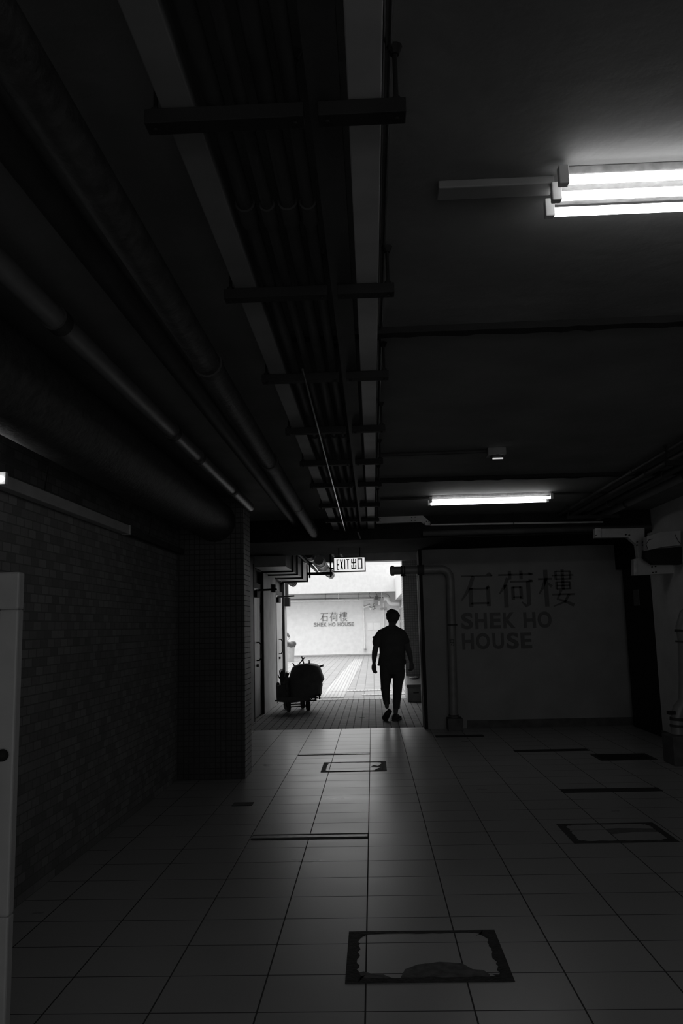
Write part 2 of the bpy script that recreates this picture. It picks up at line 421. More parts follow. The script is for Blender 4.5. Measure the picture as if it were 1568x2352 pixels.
def hand(mb, wx, wy, wz, side, curl=0.5, yaw=0.0, s=1.0):
    """hanging hand; palm faces the thigh, fingers point down and curl; side=-1 for the image-left arm"""
    Rz = Matrix.Rotation(yaw, 3, 'Z')
    O = Vector((wx, wy, wz))
    def T(p): return O + Rz @ (Vector(p) * s)
    # palm: thin across x, broad along y
    pts = []
    for (z, a, b) in ((0.0, .022, .028), (-.03, .020, .036), (-.06, .019, .042), (-.085, .017, .040)):
        pts.append((z, a, b))
    vs = []; n = 14
    for (z, a, b) in pts:
        for k in range(n):
            t_ = 2 * math.pi * k / n
            vs.append(T((a * math.cos(t_), b * math.sin(t_), z)))
    fs = [(i * n + k, i * n + (k + 1) % n, (i + 1) * n + (k + 1) % n, (i + 1) * n + k) for i in range(3) for k in range(n)]
    fs += [tuple(reversed(range(n))), tuple(3 * n + k for k in range(n))]
    mb.add(vs, fs)
    inn = -side            # towards the body
    for j, (yy, L) in enumerate(((.030, .070), (.010, .080), (-.011, .075), (-.030, .060))):
        a = 0.25 + curl * 0.5
        p = Vector((0, yy, -.078)); chain = [T(p) - Vector((0, 0, 0))]
        cs = [(*T(p), .0098 * s)]
        ang = a * 0.5
        for q, fr in enumerate((.42, .32, .26)):
            p = p + Vector((inn * math.sin(ang) * L * fr, 0, -math.cos(ang) * L * fr))
            cs.append((*T(p), (.0092, .0085, .0075)[q] * s)); ang += a * (0.9 + 0.2 * j * 0.3)
        limb(mb, cs, 10)
    cs = [(*T((0, .028, -.025)), .013 * s), (*T((inn * .014, .046, -.05)), .011 * s), (*T((inn * .02, .052, -.078)), .010 * s), (*T((inn * .018, .048, -.098)), .0085 * s)]
    limb(mb, cs, 10)

def shoe(parent, heel, toe, up, wide=1.0, name='shoe'):
    """shoe from heel to toe point (sole line), up = direction of the instep"""
    heel = Vector(heel); toe = Vector(toe); L = (toe - heel); ln = L.length; d = L.normalized(); up = Vector(up).normalized()
    side = d.cross(up).normalized(); up = side.cross(d).normalized()
    prof = [(-.02, .028, .05), (.02, .036, .085), (.06, .036, .10), (.12, .038, .085), (.17, .044, .062), (.22, .046, .048), (.26, .040, .038), (.28, .022, .026)]
    def build(z0, z1f, grow):
        mb = MB(); n = 14; vs = []
        for (u, wd, hh) in prof:
            u = u / 0.27 * ln; wd = wd * wide + grow; top = z1f(hh)
            c = heel + d * u + up * (z0 + top) / 2; rh = (top - z0) / 2
            for k in range(n):
                t_ = 2 * math.pi * k / n; cc = math.cos(t_); ss = math.sin(t_)
                vs.append(c + side * (wd * math.copysign(abs(cc) ** .7, cc)) + up * (rh * math.copysign(abs(ss) ** .7, ss)))
        m_ = len(prof)
        fs = [(i * n + k, i * n + (k + 1) % n, (i + 1) * n + (k + 1) % n, (i + 1) * n + k) for i in range(m_ - 1) for k in range(n)]
        fs += [tuple(reversed(range(n))), tuple((m_ - 1) * n + k for k in range(n))]
        return mb.add(vs, fs)
    s_ = obj(name, build(.012, lambda h: h, 0.0), 'shoe', parent, smooth=True)
    obj('sole', build(-.004, lambda h: .018, 0.004), 'sole', s_, smooth=True)
    return s_

PY = 12.08
per = thing('person', 'person in dark T-shirt and cropped trousers walking away toward the yard, seen from behind', 'person', (0.28, PY, 0))
b = MB()
# head, neck, torso, legs, arms: one continuous skin
b.loft([(.305, PY + .01, 1.395, .045, .055), (.305, PY + .015, 1.41, .062, .078), (.307, PY + .012, 1.44, .073, .090), (.308, PY + .008, 1.48, .083, .098), (.309, PY, 1.52, .089, .100), (.308, PY - .003, 1.56, .082, .092), (.306, PY, 1.59, .062, .072), (.305, PY, 1.608, .03, .035)], 24)
b.ball((.308, PY + .108, 1.485), (.013, .018, .020)); b.ball((.308, PY + .112, 1.472), (.017, .014, .010))     # nose
b.ball((.308, PY + .094, 1.437), (.024, .012, .008)); b.ball((.308, PY + .085, 1.415), (.026, .018, .016))      # lips, chin
b.ball((.275, PY + .092, 1.515), (.018, .010, .008)); b.ball((.341, PY + .092, 1.515), (.018, .010, .008))      # brow and eyes
for sx_ in (-1, 1):
    b.ball((.308 + sx_ * .090, PY + .002, 1.490), (.010, .018, .029))
b.loft([(.294, PY - .01, 1.30, .075, .07), (.294, PY - .008, 1.35, .060, .060), (.298, PY, 1.40, .054, .058), (.303, PY + .005, 1.45, .055, .06)], 20)
b.loft([(.275, PY, .74, .15, .10), (.275, PY, .85, .17, .11), (.283, PY, .97, .165, .10), (.283, PY, 1.10, .18, .105), (.28, PY, 1.22, .19, .10), (.278, PY, 1.29, .18, .085), (.285, PY, 1.34, .10, .065)], 28)
limb(b, [(.110, PY, 1.255, .052), (.060, PY - .01, 1.13, .045), (.024, PY - .015, .99, .044), (.012, PY + .02, .90, .038), (.007, PY + .045, .82, .026)])
hand(b, .007, PY + .048, .822, -1, 0.35, yaw=0.9, s=1.06)
limb(b, [(.455, PY, 1.25, .052), (.500, PY - .01, 1.11, .046), (.532, PY - .025, .985, .044), (.552, PY - .01, .90, .038), (.562, PY + .005, .825, .026)])
hand(b, .562, PY + .005, .828, 1, 1.1, yaw=-0.9, s=1.06)
limb(b, [(.19, PY, .76, .085), (.175, PY + .01, .60, .070), (.165, PY + .02, .47, .055), (.170, PY - .05, .34, .048), (.177, PY - .13, .20, .031)])
limb(b, [(.36, PY, .76, .085), (.365, PY + .01, .60, .070), (.342, PY + .01, .45, .055), (.325, PY - .02, .30, .050), (.300, PY - .065, .09, .033)])
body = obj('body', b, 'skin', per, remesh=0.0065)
# hair: fuller than the skull, hanging to the nape
h = MB()
h.loft([(.308, PY - .045, 1.425, .062, .045), (.308, PY - .04, 1.45, .084, .062), (.309, PY - .032, 1.48, .094, .080), (.310, PY - .02, 1.515, .101, .096), (.309, PY - .010, 1.55, .097, .100), (.307, PY - .005, 1.58, .083, .088), (.304, PY, 1.605, .055, .062), (.300, PY, 1.616, .025, .03)], 28)
h.ball((.283, PY, 1.612), (.022, .03, .013)); h.ball((.300, PY - .01, 1.617), (.018, .03, .010)); h.ball((.245, PY - .01, 1.585), (.025, .04, .02))
h.ball((.405, PY - .03, 1.52), (.012, .04, .03)); h.ball((.215, PY - .03, 1.53), (.010, .04, .03))
obj('hair', h, 'hair', per, remesh=0.006)
# T-shirt
s = MB()
s.loft([(.272, PY, .795, .205, .125), (.272, PY, .82, .206, .127), (.276, PY, .88, .200, .125), (.287, PY, .97, .193, .120), (.288, PY, 1.06, .198, .122), (.284, PY, 1.16, .205, .120), (.279, PY, 1.24, .208, .112), (.276, PY, 1.29, .200, .095), (.277, PY, 1.322, .165, .080), (.284, PY, 1.350, .105, .070), (.292, PY - .002, 1.378, .062, .062)], 36)
limb(s, [(.125, PY, 1.265, .062), (.085, PY - .004, 1.20, .068), (.052, PY - .008, 1.135, .064), (.050, PY - .01, 1.115, .058)])
limb(s, [(.430, PY, 1.262, .062), (.470, PY - .004, 1.19, .066), (.492, PY - .01, 1.135, .060)])
s.ball((.012, PY - .01, 1.208), (.022, .035, .016)); s.ball((.015, PY - .01, 1.118), (.022, .03, .010)); s.ball((.532, PY - .01, 1.145), (.018, .035, .012))
s.ball((.075, PY - .02, .80), (.022, .06, .016)); s.ball((.458, PY - .02, .84), (.03, .07, .05))
obj('t_shirt', s, 'cloth', per, remesh=0.007)
# trousers
q = MB()
q.loft([(.276, PY, .66, .165, .100), (.275, PY, .72, .185, .115), (.275, PY, .80, .188, .118), (.276, PY, .88, .180, .112)], 30)
q.loft([(.176, PY - .09, .232, .047, .055), (.174, PY - .07, .27, .050, .062), (.168, PY - .03, .36, .060, .068), (.166, PY + .01, .46, .070, .076), (.168, PY + .012, .50, .072, .080), (.178, PY + .01, .60, .086, .092), (.184, PY, .70, .096, .105), (.19, PY, .78, .09, .10)], 24)
q.loft([(.317, PY - .04, .158, .049, .060), (.320, PY - .035, .20, .052, .062), (.330, PY - .01, .30, .060, .068), (.342, PY + .01, .42, .069, .076), (.348, PY + .01, .50, .073, .082), (.366, PY + .01, .60, .088, .094), (.370, PY, .70, .096, .105), (.365, PY, .78, .09, .10)], 24)
q.ball((.105, PY + .005, .52), (.012, .05, .012)); q.ball((.102, PY, .45), (.010, .05, .014)); q.ball((.218, PY, .44), (.014, .04, .02)); q.ball((.405, PY, .52), (.014, .05, .03))
obj('trousers', q, 'trouser', per, remesh=0.0065)
# shoes: the image-left foot is lifted, heel up; the other is planted
shoe(per, (.222, PY - .155, .150), (.140, PY - .03, .012), (0.15, -0.75, 0.45))
shoe(per, (.278, PY - .13, 0.0), (.352, PY + .135, 0.0), (0, 0, 1), 1.22)

# second person, mostly hidden behind the door wall at the yard
QX, QY = -3.88, 34.3
p2 = thing('person', 'person in dark short sleeves by the litter bin, bent arm showing past the wall', 'person', (QX, QY, 0))
b = MB()
b.loft([(QX, QY, 1.34, .05, .06), (QX, QY, 1.40, .075, .09), (QX, QY, 1.46, .083, .098), (QX, QY, 1.51, .08, .09), (QX, QY, 1.555, .04, .045)], 20)
b.ball((QX, QY - .10, 1.43), (.013, .016, .02)); b.ball((QX, QY - .09, 1.385), (.024, .012, .008))
b.ball((QX - .03, QY - .088, 1.46), (.016, .010, .008)); b.ball((QX + .03, QY - .088, 1.46), (.016, .010, .008))
b.loft([(QX, QY, 1.22, .07, .06), (QX, QY, 1.38, .055, .058)], 16)
b.loft([(QX, QY, .72, .15, .10), (QX, QY, .9, .15, .10), (QX, QY, 1.2, .18, .1), (QX, QY, 1.28, .10, .07)], 24)
limb(b, [(QX + .17, QY, 1.14, .05), (QX + .27, QY, 1.08, .043), (QX + .32, QY - .02, .96, .040), (QX + .24, QY - .1, .84, .030)])
hand(b, QX + .22, QY - .12, .84, 1, .8)
limb(b, [(QX - .17, QY, 1.17, .05), (QX - .22, QY, .93, .041), (QX - .22, QY - .03, .72, .026)])
hand(b, QX - .22, QY - .03, .72, -1, .5)
for sx_ in (-1, 1):
    limb(b, [(QX + sx_ * .09, QY, .74, .085), (QX + sx_ * .09, QY, .44, .055), (QX + sx_ * .09, QY, .08, .034)])
obj('body', b, 'doorp', p2, remesh=0.009)
s = MB(); s.loft([(QX, QY, .72, .19, .12), (QX, QY, .9, .18, .12), (QX, QY, 1.15, .20, .115), (QX, QY, 1.24, .15, .08), (QX, QY, 1.29, .06, .06)], 28)
limb(s, [(QX + .15, QY, 1.16, .06), (QX + .26, QY, 1.09, .055), (QX + .31, QY - .01, .98, .055)]); limb(s, [(QX - .15, QY, 1.18, .06), (QX - .21, QY, 1.0, .058)])
obj('t_shirt', s, 'cloth', p2, remesh=0.009)
s = MB(); s.loft([(QX, QY, .66, .17, .11), (QX, QY, .80, .18, .12)], 24)
for sx_ in (-1, 1): s.loft([(QX + sx_ * .09, QY, .10, .055, .06), (QX + sx_ * .09, QY, .45, .075, .08), (QX + sx_ * .09, QY, .75, .09, .105)], 20)
obj('trousers', s, 'trouser', p2, remesh=0.009)
s = MB(); s.ball((QX, QY + .015, 1.50), (.095, .10, .08)); obj('hair', s, 'hair', p2, smooth=True)
for sx_ in (-1, 1): shoe(p2, (QX + sx_ * .09, QY + .08, 0), (QX + sx_ * .10, QY - .17, 0), (0, 0, 1))

# ------------------------------------------------------------------ cart and its load
CX, CY = -1.33, 13.72
RZ = math.radians(-14)
cart = thing('luggage_cart', 'low four-wheeled metal trolley with a covered load, parked by the doors', 'trolley', (CX, CY, 0))
def rot(p, c=(CX, CY)):
    x, y = p[0] - c[0], p[1] - c[1]
    return Vector((c[0] + x * math.cos(RZ) - y * math.sin(RZ), c[1] + x * math.sin(RZ) + y * math.cos(RZ), p[2]))
d = MB()
for yy in (CY - .24, CY + .24): d.tube([(CX - .32, yy - .02, .186), (CX + .36, yy - .02, .180)], .013, 8)
for k in range(8): xx = CX - .30 + k * .09; d.tube([(xx, CY - .26, .186), (xx, CY + .22, .186)], .007, 6)
obj('deck', d, 'steel', cart, smooth=True)
obj('end_rail', MB().tube([(CX + .36, CY - .26, .17), (CX + .36, CY - .26, .27), (CX + .36, CY + .22, .27), (CX + .36, CY + .22, .17)], .011, 8).tube([(CX + .26, CY - .26, .19), (CX + .36, CY - .26, .26)], .008, 6), 'steel', cart, smooth=True)
wheels = [(-1.515, 13.86), (-1.425, 13.45), (-1.235, 13.95), (-1.112, 13.57)]
obj('axle', MB().tube([(wheels[0][0], wheels[0][1], .083), (wheels[2][0], wheels[2][1], .083)], .009, 8), 'steel', cart)
obj('axle', MB().tube([(wheels[1][0], wheels[1][1], .083), (wheels[3][0], wheels[3][1], .083)], .009, 8), 'steel', cart)
ang = math.radians(24)
for (x, y) in wheels:
    ax = Vector((math.cos(ang), math.sin(ang), 0)); c = Vector((x, y, .083))
    wv = MB()
    wv.tube([c - ax * .021, c - ax * .016, c + ax * .016, c + ax * .021], [.068, .082, .082, .068], 28)
    wh = obj('wheel', wv, 'rubber', cart, smooth=True)
    obj('hub', MB().tube([c - ax * .022, c + ax * .022], .022, 14), 'steel', wh, smooth=True)
    obj('fork', MB().tube([c - ax * .030, c - ax * .030 + Vector((-.01, 0, .09)), c + Vector((-.01, 0, .11))], .007, 6).tube([c + ax * .030, c + ax * .030 + Vector((.01, 0, .09)), c + Vector((.01, 0, .11))], .007, 6), 'steel', cart)
# tarpaulin-covered load
prof = [(.207, -1.43, -1.03), (.225, -1.435, -.98), (.262, -1.44, -.889), (.31, -1.44, -.884), (.35, -1.44, -.882), (.40, -1.445, -.870), (.447, -1.45, -.874), (.475, -1.45, -.858), (.504, -1.45, -.838), (.54, -1.44, -.848), (.60, -1.418, -.868),
        (.65, -1.405, -.885), (.69, -1.388, -.898), (.72, -1.368, -.912), (.745, -1.33, -.94), (.762, -1.28, -.985), (.772, -1.20, -1.05)]
n = 48; vs = []; fs = []
for i, (z, x0, x1) in enumerate(prof):
    xc = (x0 + x1) / 2; a = (x1 - x0) / 2; bb = .27 - .10 * max(0, (z - .6) / .18) ** 2
    for k in range(n):
        t_ = 2 * math.pi * k / n
        wv_ = 1 + (0.035 * math.sin(5 * t_ + 1.0 + z * 3) + .02 * math.sin(11 * t_ + z * 9)) * (1 - max(0, (z - .55) / .25)) * abs(math.sin(t_)) ** .3
        c_ = math.cos(t_); s_ = math.sin(t_)
        vs.append((xc + a * math.copysign(abs(c_) ** .75, c_), CY + bb * wv_ * math.copysign(abs(s_) ** .75, s_), z + (0.012 * math.sin(9 * t_) if i < 2 else 0)))
for i in range(len(prof) - 1):
    for k in range(n): fs.append((i * n + k, i * n + (k + 1) % n, (i + 1) * n + (k + 1) % n, (i + 1) * n + k))
fs += [tuple(reversed(range(n))), tuple((len(prof) - 1) * n + k for k in range(n))]
load = thing('covered_load', 'tall bundle under a black tarpaulin on the trolley by the doors', 'bundle', (CX, CY, .207))
obj('tarpaulin', MB().add(vs, fs), 'tarp', load, smooth=True)
obj('hanging_flap', MB().prism([(-.90, CY - .2, .285), (-.925, CY - .2, .285), (-.93, CY - .2, .205), (-.915, CY - .2, .182), (-.898, CY - .2, .21)], (0, .012, 0)).prism([(-1.62, CY - .285, .24), (-1.62, CY - .285, .175), (-1.50, CY - .285, .160), (-1.38, CY - .285, .150), (-1.28, CY - .285, .158), (-1.18, CY - .285, .17), (-1.08, CY - .285, .185), (-1.06, CY - .285, .24)], (0, .012, 0)).prism([(-.96, CY - .2, .28), (-.885, CY - .2, .28), (-.89, CY - .2, .245), (-.95, CY - .2, .235)], (0, .012, 0)), 'tarp', load)
# left bag beside it
bg_ = MB(); bg_.loft([(-1.545, CY - .16, .202, .080, .085), (-1.545, CY - .16, .22, .090, .10), (-1.545, CY - .16, .32, .093, .105), (-1.545, CY - .16, .41, .094, .10), (-1.55, CY - .16, .435, .09, .09)], 20, e=3.2)
bg = thing('tote_bag', 'dark square-sided bag at the left end of the trolley', 'bag', (-1.53, CY - .16, .192))
obj('bag_body', bg_, 'cloth', bg, smooth=True)
obj('bag_contents', MB().ball((-1.61, CY - .15, .45), (.03, .03, .035)).ball((-1.50, CY - .16, .46), (.07, .07, .06)).ball((-1.455, CY - .17, .50), (.05, .08, .07)).ball((-1.455, CY - .17, .40), (.05, .09, .12)).ball((-1.455, CY - .17, .28), (.05, .09, .10)), 'bag', bg, smooth=True)
# gloves drying upright on the bag
def glove(x, z0, s, label, lean=0.0):
    g_ = thing('work_glove', label, 'glove', (x, CY - .18, z0), 'work gloves on the trolley')
    mb = MB()
    y = CY - .18
    mb.loft([(x, y, z0, .030 * s, .014), (x, y, z0 + .05 * s, .032 * s, .015), (x + lean * .3, y, z0 + .11 * s, .038 * s, .014), (x + lean * .5, y, z0 + .135 * s, .036 * s, .012)], 14)
    for j, (dx, L) in enumerate(((-.030, .055), (-.011, .075), (.009, .078), (.028, .060))):
        limb(mb, [(x + dx * s + lean * .5, y, z0 + .12 * s, .0095 * s), (x + dx * 1.15 * s + lean * .8, y, z0 + (.12 + L * .6) * s, .0085 * s), (x + dx * 1.25 * s + lean, y, z0 + (.12 + L) * s, .007 * s)], 8)
    limb(mb, [(x - .03 * s, y, z0 + .06 * s, .010 * s), (x - .052 * s, y, z0 + .09 * s, .009 * s), (x - .058 * s, y, z0 + .115 * s, .008 * s)], 8)
    obj('glove', mb, 'rubber', g_, remesh=.004)
glove(-1.535, .47, 1.16, 'taller black work glove standing fingers-up at the left end of the trolley')
glove(-1.462, .49, .85, 'smaller black work glove beside the taller one, touching the tarpaulin', .02)
# sticks poking out
def stick(p, q_, r, label, cat='stick', name='wooden_stick'):
    o = obj(name, MB().tube([p, q_], r, 8), 'darkpipe', smooth=True)
    return tag(o, label, cat)
yS = CY - .02
stick(at(684, 1528, yS), at(699.5, 1510, yS), .009, 'dark stick leaning right on top of the covered bundle')
stick(at(698, 1526, yS), at(692.5, 1507.5, yS), .010, 'dark stick leaning left, crossing the other on the bundle')
kn = thing('tap_handle', 'small T-topped knob on the crown of the covered bundle', 'knob', (-1.09, CY, .77))
obj('stem', MB().tube([(-1.09, CY, .765), (-1.09, CY, .815)], [.014, .008], 10), 'steel', kn)
obj('knob', MB().tube([(-1.09, CY, .812), (-1.09, CY, .822)], .020, 12), 'steel', kn)
cl = thing('spring_clamp', 'clamp with two open prongs at the right shoulder of the bundle', 'clamp', (-.92, CY, .73))
p0 = at(733, 1531, CY)
obj('prong', MB().tube([p0, at(738, 1529, CY), at(743.5, 1526.5, CY)], [.014, .010, .006], 8), 'steel', cl)
obj('prong', MB().tube([p0, at(739, 1530.5, CY), at(744, 1529.5, CY)], [.014, .009, .007], 8), 'steel', cl)
tag(obj('spring_clamp', MB().tube([at(677, 1532, CY), at(674, 1526, CY), at(672, 1522.5, CY)], [.012, .011, .009], 8), 'steel', smooth=True), 'stubby clamp handle sticking up at the left shoulder of the bundle', 'clamp')

# ------------------------------------------------------------------ box by the pillar
bx = thing('storage_box', 'grey box with dark sloping lid against the right pillar', 'box', (.78, 14.9, 0))
obj('box_body', MB().box((.60, 14.72, 0), (.90, 15.29, .26)), 'boxp', bx, bevel=.006)
obj('lid', MB().prism([(.585, 14.69, .255), (.585, 14.69, .31), (.585, 15.27, .43), (.585, 15.29, .43), (.585, 15.29, .255)], (.325, 0, 0)), 'lid', bx, bevel=.006)
obj('hand_slot', MB().box((.70, 14.712, .155), (.80, 14.722, .17)), 'black', bx)
tag(obj('crumpled_bag', MB().ball((.74, 15.12, .402), (.09, .09, .02)).ball((.79, 15.15, .41), (.05, .06, .025)), 'lid', smooth=True), 'crumpled sack lying on the sloping lid of the grey box', 'bag')

# ------------------------------------------------------------------ exit sign
e0 = at(767, 1283, 10.35); e1 = at(837.5, 1309, 10.35)
X0, X1 = e0.x, e1.x; Z1_, Z0_ = 2.262, 2.092
ex = thing('exit_sign', 'backlit EXIT sign with black lettering hanging under the beam', 'sign', ((X0 + X1) / 2, 10.35, Z0_))
obj('sign_case', MB().box((X0 - .012, 10.36, Z0_ - .012), (X1 + .012, 10.44, Z1_ + .012)).box((X0 - .012, 10.34, Z0_ - .012), (X1 + .012, 10.36, Z0_)).box((X0 - .012, 10.34, Z1_), (X1 + .012, 10.36, Z1_ + .012)).box((X0 - .012, 10.34, Z0_), (X0, 10.36, Z1_)).box((X1, 10.34, Z0_), (X1 + .012, 10.36, Z1_)), 'exitb', ex)
obj('lit_panel', MB().box((X0, 10.352, Z0_), (X1, 10.362, Z1_)), 'exitf', ex)
for xx in (X0 + .06, X1 - .06):
    obj('hanging_rod', MB().tube([(xx, 10.40, Z1_ + .01), (xx, 10.40, 2.396)], .006, 8), 'exitb', ex)
W_ = X1 - X0; Hh = Z1_ - Z0_
def gx(u): return X0 + W_ * (u - 135) / (1400 - 135)
def gz(v): return Z1_ - Hh * (v - 160) / (612 - 160)
def bar(u0, v0, u1, v1, th=36):
    a = Vector((gx(u0), 0, gz(v0))); c = Vector((gx(u1), 0, gz(v1))); dd = (c - a); dd.normalize()
    hw = W_ * th / 1265 / 2; nn = Vector((-dd.z, 0, dd.x)) * hw
    a = a + Vector((0, 10.353, 0)); c = c + Vector((0, 10.353, 0))
    return [a - nn, c - nn, c + nn, a + nn]
glyphs = {'E': [(255, 210, 255, 570), (238, 225, 332, 225), (238, 390, 332, 390), (238, 555, 332, 555)],
          'X': [(395, 205, 480, 565), (485, 205, 405, 565)], 'I': [(572, 205, 572, 562)],
          'T': [(702, 205, 702, 560), (640, 222, 765, 222)],
          'exit_glyph': [(943, 195, 943, 540), (865, 205, 865, 350), (1028, 205, 1028, 350), (850, 335, 1045, 335), (865, 410, 865, 553), (1028, 410, 1028, 553), (850, 530, 1045, 530)],
          'mouth_glyph': [(1124, 190, 1124, 550), (1285, 190, 1285, 550), (1106, 210, 1305, 210), (1106, 525, 1305, 525)]}
for k, bars in glyphs.items():
    g_ = MB()
    for q_ in bars: g_.prism(bar(*q_, 44), (0, -.003, 0))
    obj('character', g_, 'exitb', ex)

# ------------------------------------------------------------------ wall lettering
CJK = {
 'stone': [[(3, 88, 5), (97, 88, 5)], [(76, 89, 2), (88, 94, 8), (97, 88, 3)], [(40, 88, 11), (29, 60, 11), (16, 38, 8), (2, 20, 4)], [(30, 54, 12), (30, 1, 12)], [(83, 56, 11), (83, 2, 11)], [(30, 52, 5), (83, 52, 5)], [(30, 11, 6), (83, 11, 6)], [(76, 54, 3), (86, 58, 8)]],
 'lotus': [[(2, 89, 5), (98, 89, 5)], [(33, 100, 9), (33, 76, 9)], [(65, 100, 9), (65, 76, 9)], [(86, 91, 7), (96, 90, 4)], [(27, 80, 10), (16, 56, 8), (2, 38, 4)], [(20, 62, 11), (20, 0, 11)], [(34, 70, 5), (97, 70, 5)], [(86, 71, 8), (96, 72, 4)], [(84, 70, 11), (84, 6, 11), (76, 3, 8), (64, 14, 3)], [(40, 56, 9), (40, 20, 9)], [(63, 56, 9), (63, 22, 9)], [(40, 54, 5), (63, 54, 5)], [(40, 27, 5), (63, 27, 5)]],
 'tower': [[(1, 75, 5), (40, 75, 5)], [(22, 100, 11), (22, 0, 11)], [(21, 74, 9), (12, 50, 7), (1, 34, 3)], [(27, 64, 4), (38, 54, 8)], [(69, 100, 8), (69, 44, 8)], [(50, 95, 4), (90, 95, 4)], [(50, 96, 6), (50, 72, 6)], [(90, 96, 6), (90, 72, 6)], [(40, 84, 4), (99, 84, 4)], [(50, 74, 4), (90, 74, 4)], [(51, 66, 6), (51, 46, 6)], [(88, 66, 6), (88, 46, 6)], [(51, 65, 4), (88, 65, 4)], [(51, 56, 4), (88, 56, 4)], [(51, 47, 4), (88, 47, 4)], [(38, 32, 5), (99, 32, 5)], [(63, 44, 7), (52, 20, 6), (75, 12, 7), (96, 2, 9)], [(84, 32, 7), (72, 12, 6), (40, 0, 3)]],
}
def stroke_mesh(mb, strokes, x0, x1, z0, z1, yf, depth):
    for st in strokes:
        pts = [(x0 + (x1 - x0) * a / 100, z0 + (z1 - z0) * c / 100, wd * (x1 - x0) / 200) for a, c, wd in st]
        L = []; R_ = []
        for i, (x, z, hw) in enumerate(pts):
            if i == 0: tx, tz = pts[1][0] - x, pts[1][1] - z
            elif i == len(pts) - 1: tx, tz = x - pts[i - 1][0], z - pts[i - 1][1]
            else: tx, tz = pts[i + 1][0] - pts[i - 1][0], pts[i + 1][1] - pts[i - 1][1]
            ll = math.hypot(tx, tz) or 1; nx, nz_ = -tz / ll * hw, tx / ll * hw
            L.append((x + nx, yf, z + nz_)); R_.append((x - nx, yf, z - nz_))
        for i in range(len(pts) - 1):
            mb.prism([L[i], L[i + 1], R_[i + 1], R_[i]], (0, -depth, 0))
def latin(ch, x0, x1, z0, z1, yf, depth, m, parent, bold=0.02):
    cu = bpy.data.curves.new('letter', 'FONT'); cu.body = ch; cu.size = 1.0; cu.offset = bold; cu.extrude = 0.5; cu.resolution_u = 6
    o = bpy.data.objects.new('tmp', cu); COL.objects.link(o)
    dg = bpy.context.evaluated_depsgraph_get(); dg.update()
    me = bpy.data.meshes.new_from_object(o.evaluated_get(dg))
    bpy.data.objects.remove(o)
    xs = [v.co.x for v in me.vertices]; ys = [v.co.y for v in me.vertices]
    ax, bx_, ay, by = min(xs), max(xs), min(ys), max(ys)
    pl = wloc(parent)
    for v in me.vertices:
        x = x0 + (v.co.x - ax) / (bx_ - ax) * (x1 - x0); z = z0 + (v.co.y - ay) / (by - ay) * (z1 - z0)
        v.co = Vector((x, yf - depth / 2 - v.co.z * depth, z)) - pl
    me.materials.clear(); me.materials.append(M[m])
    o = bpy.data.objects.new('letter', me); COL.objects.link(o); o.parent = parent
    return o
# near sign, from region pixels
Yn = 10.948
def nb(u0, v0, u1, v1):
    a = at(1040 + u0 * .1913, 1300 + v0 * .1913, Yn); c = at(1040 + u1 * .1913, 1300 + v1 * .1913, Yn)
    return a.x, c.x, c.z, a.z
sg = thing('wall_lettering', 'large dark raised SHEK HO HOUSE lettering on the shaded right wall', 'lettering', (1.8, Yn, 1.0))
for ch, bxx in (('stone', (80, 75, 500, 490)), ('lotus', (535, 62, 985, 490)), ('tower', (1010, 50, 1470, 478))):
    g_ = MB(); stroke_mesh(g_, CJK[ch], *nb(*bxx), Yn + .002, .014); obj('letter', g_, 'letter', sg)
for ch, u0, u1, v0, v1 in (('S', 98, 243, 563, 757), ('H', 262, 410, 562, 752), ('E', 437, 577, 560, 748), ('K', 598, 752, 558, 746), ('H', 842, 995, 556, 742), ('O', 1010, 1187, 548, 740),
                          ('H', 105, 253, 812, 1000), ('O', 272, 447, 806, 998), ('U', 470, 615, 804, 996), ('S', 640, 792, 800, 994), ('E', 808, 950, 800, 988)):
    latin(ch, *nb(u0, v0, u1, v1), Yn, .014, 'letter', sg, bold=0.03)
Yf = 38.598
def fb(u0, v0, u1, v1):
    a = at(710 + u0 * .07334, 1395 + v0 * .07334, Yf); c = at(710 + u1 * .07334, 1395 + v1 * .07334, Yf)
    return a.x, c.x, c.z, a.z
sf = thing('wall_lettering', 'grey SHEK HO HOUSE lettering on the bright wall across the yard', 'lettering', (-1.8, Yf, 1.3))
for ch, bxx in (('stone', (345, 165, 605, 435)), ('lotus', (635, 150, 905, 430)), ('tower', (925, 148, 1198, 430))):
    g_ = MB(); stroke_mesh(g_, CJK[ch], *fb(*bxx), Yf + .005, .03); obj('letter', g_, 'letterg', sf)
for ch, u0, u1, v0, v1 in (('S', 137, 232, 482, 602), ('H', 245, 333, 481, 599), ('E', 357, 437, 480, 598), ('K', 455, 545, 479, 597), ('H', 605, 695, 476, 590), ('O', 712, 820, 472, 588),
                          ('H', 885, 972, 470, 585), ('O', 990, 1095, 468, 584), ('U', 1112, 1200, 467, 582), ('S', 1215, 1308, 466, 581), ('E', 1322, 1405, 465, 577)):
    latin(ch, *fb(u0, v0, u1, v1), Yf, .03, 'letterg', sf, bold=0.012)

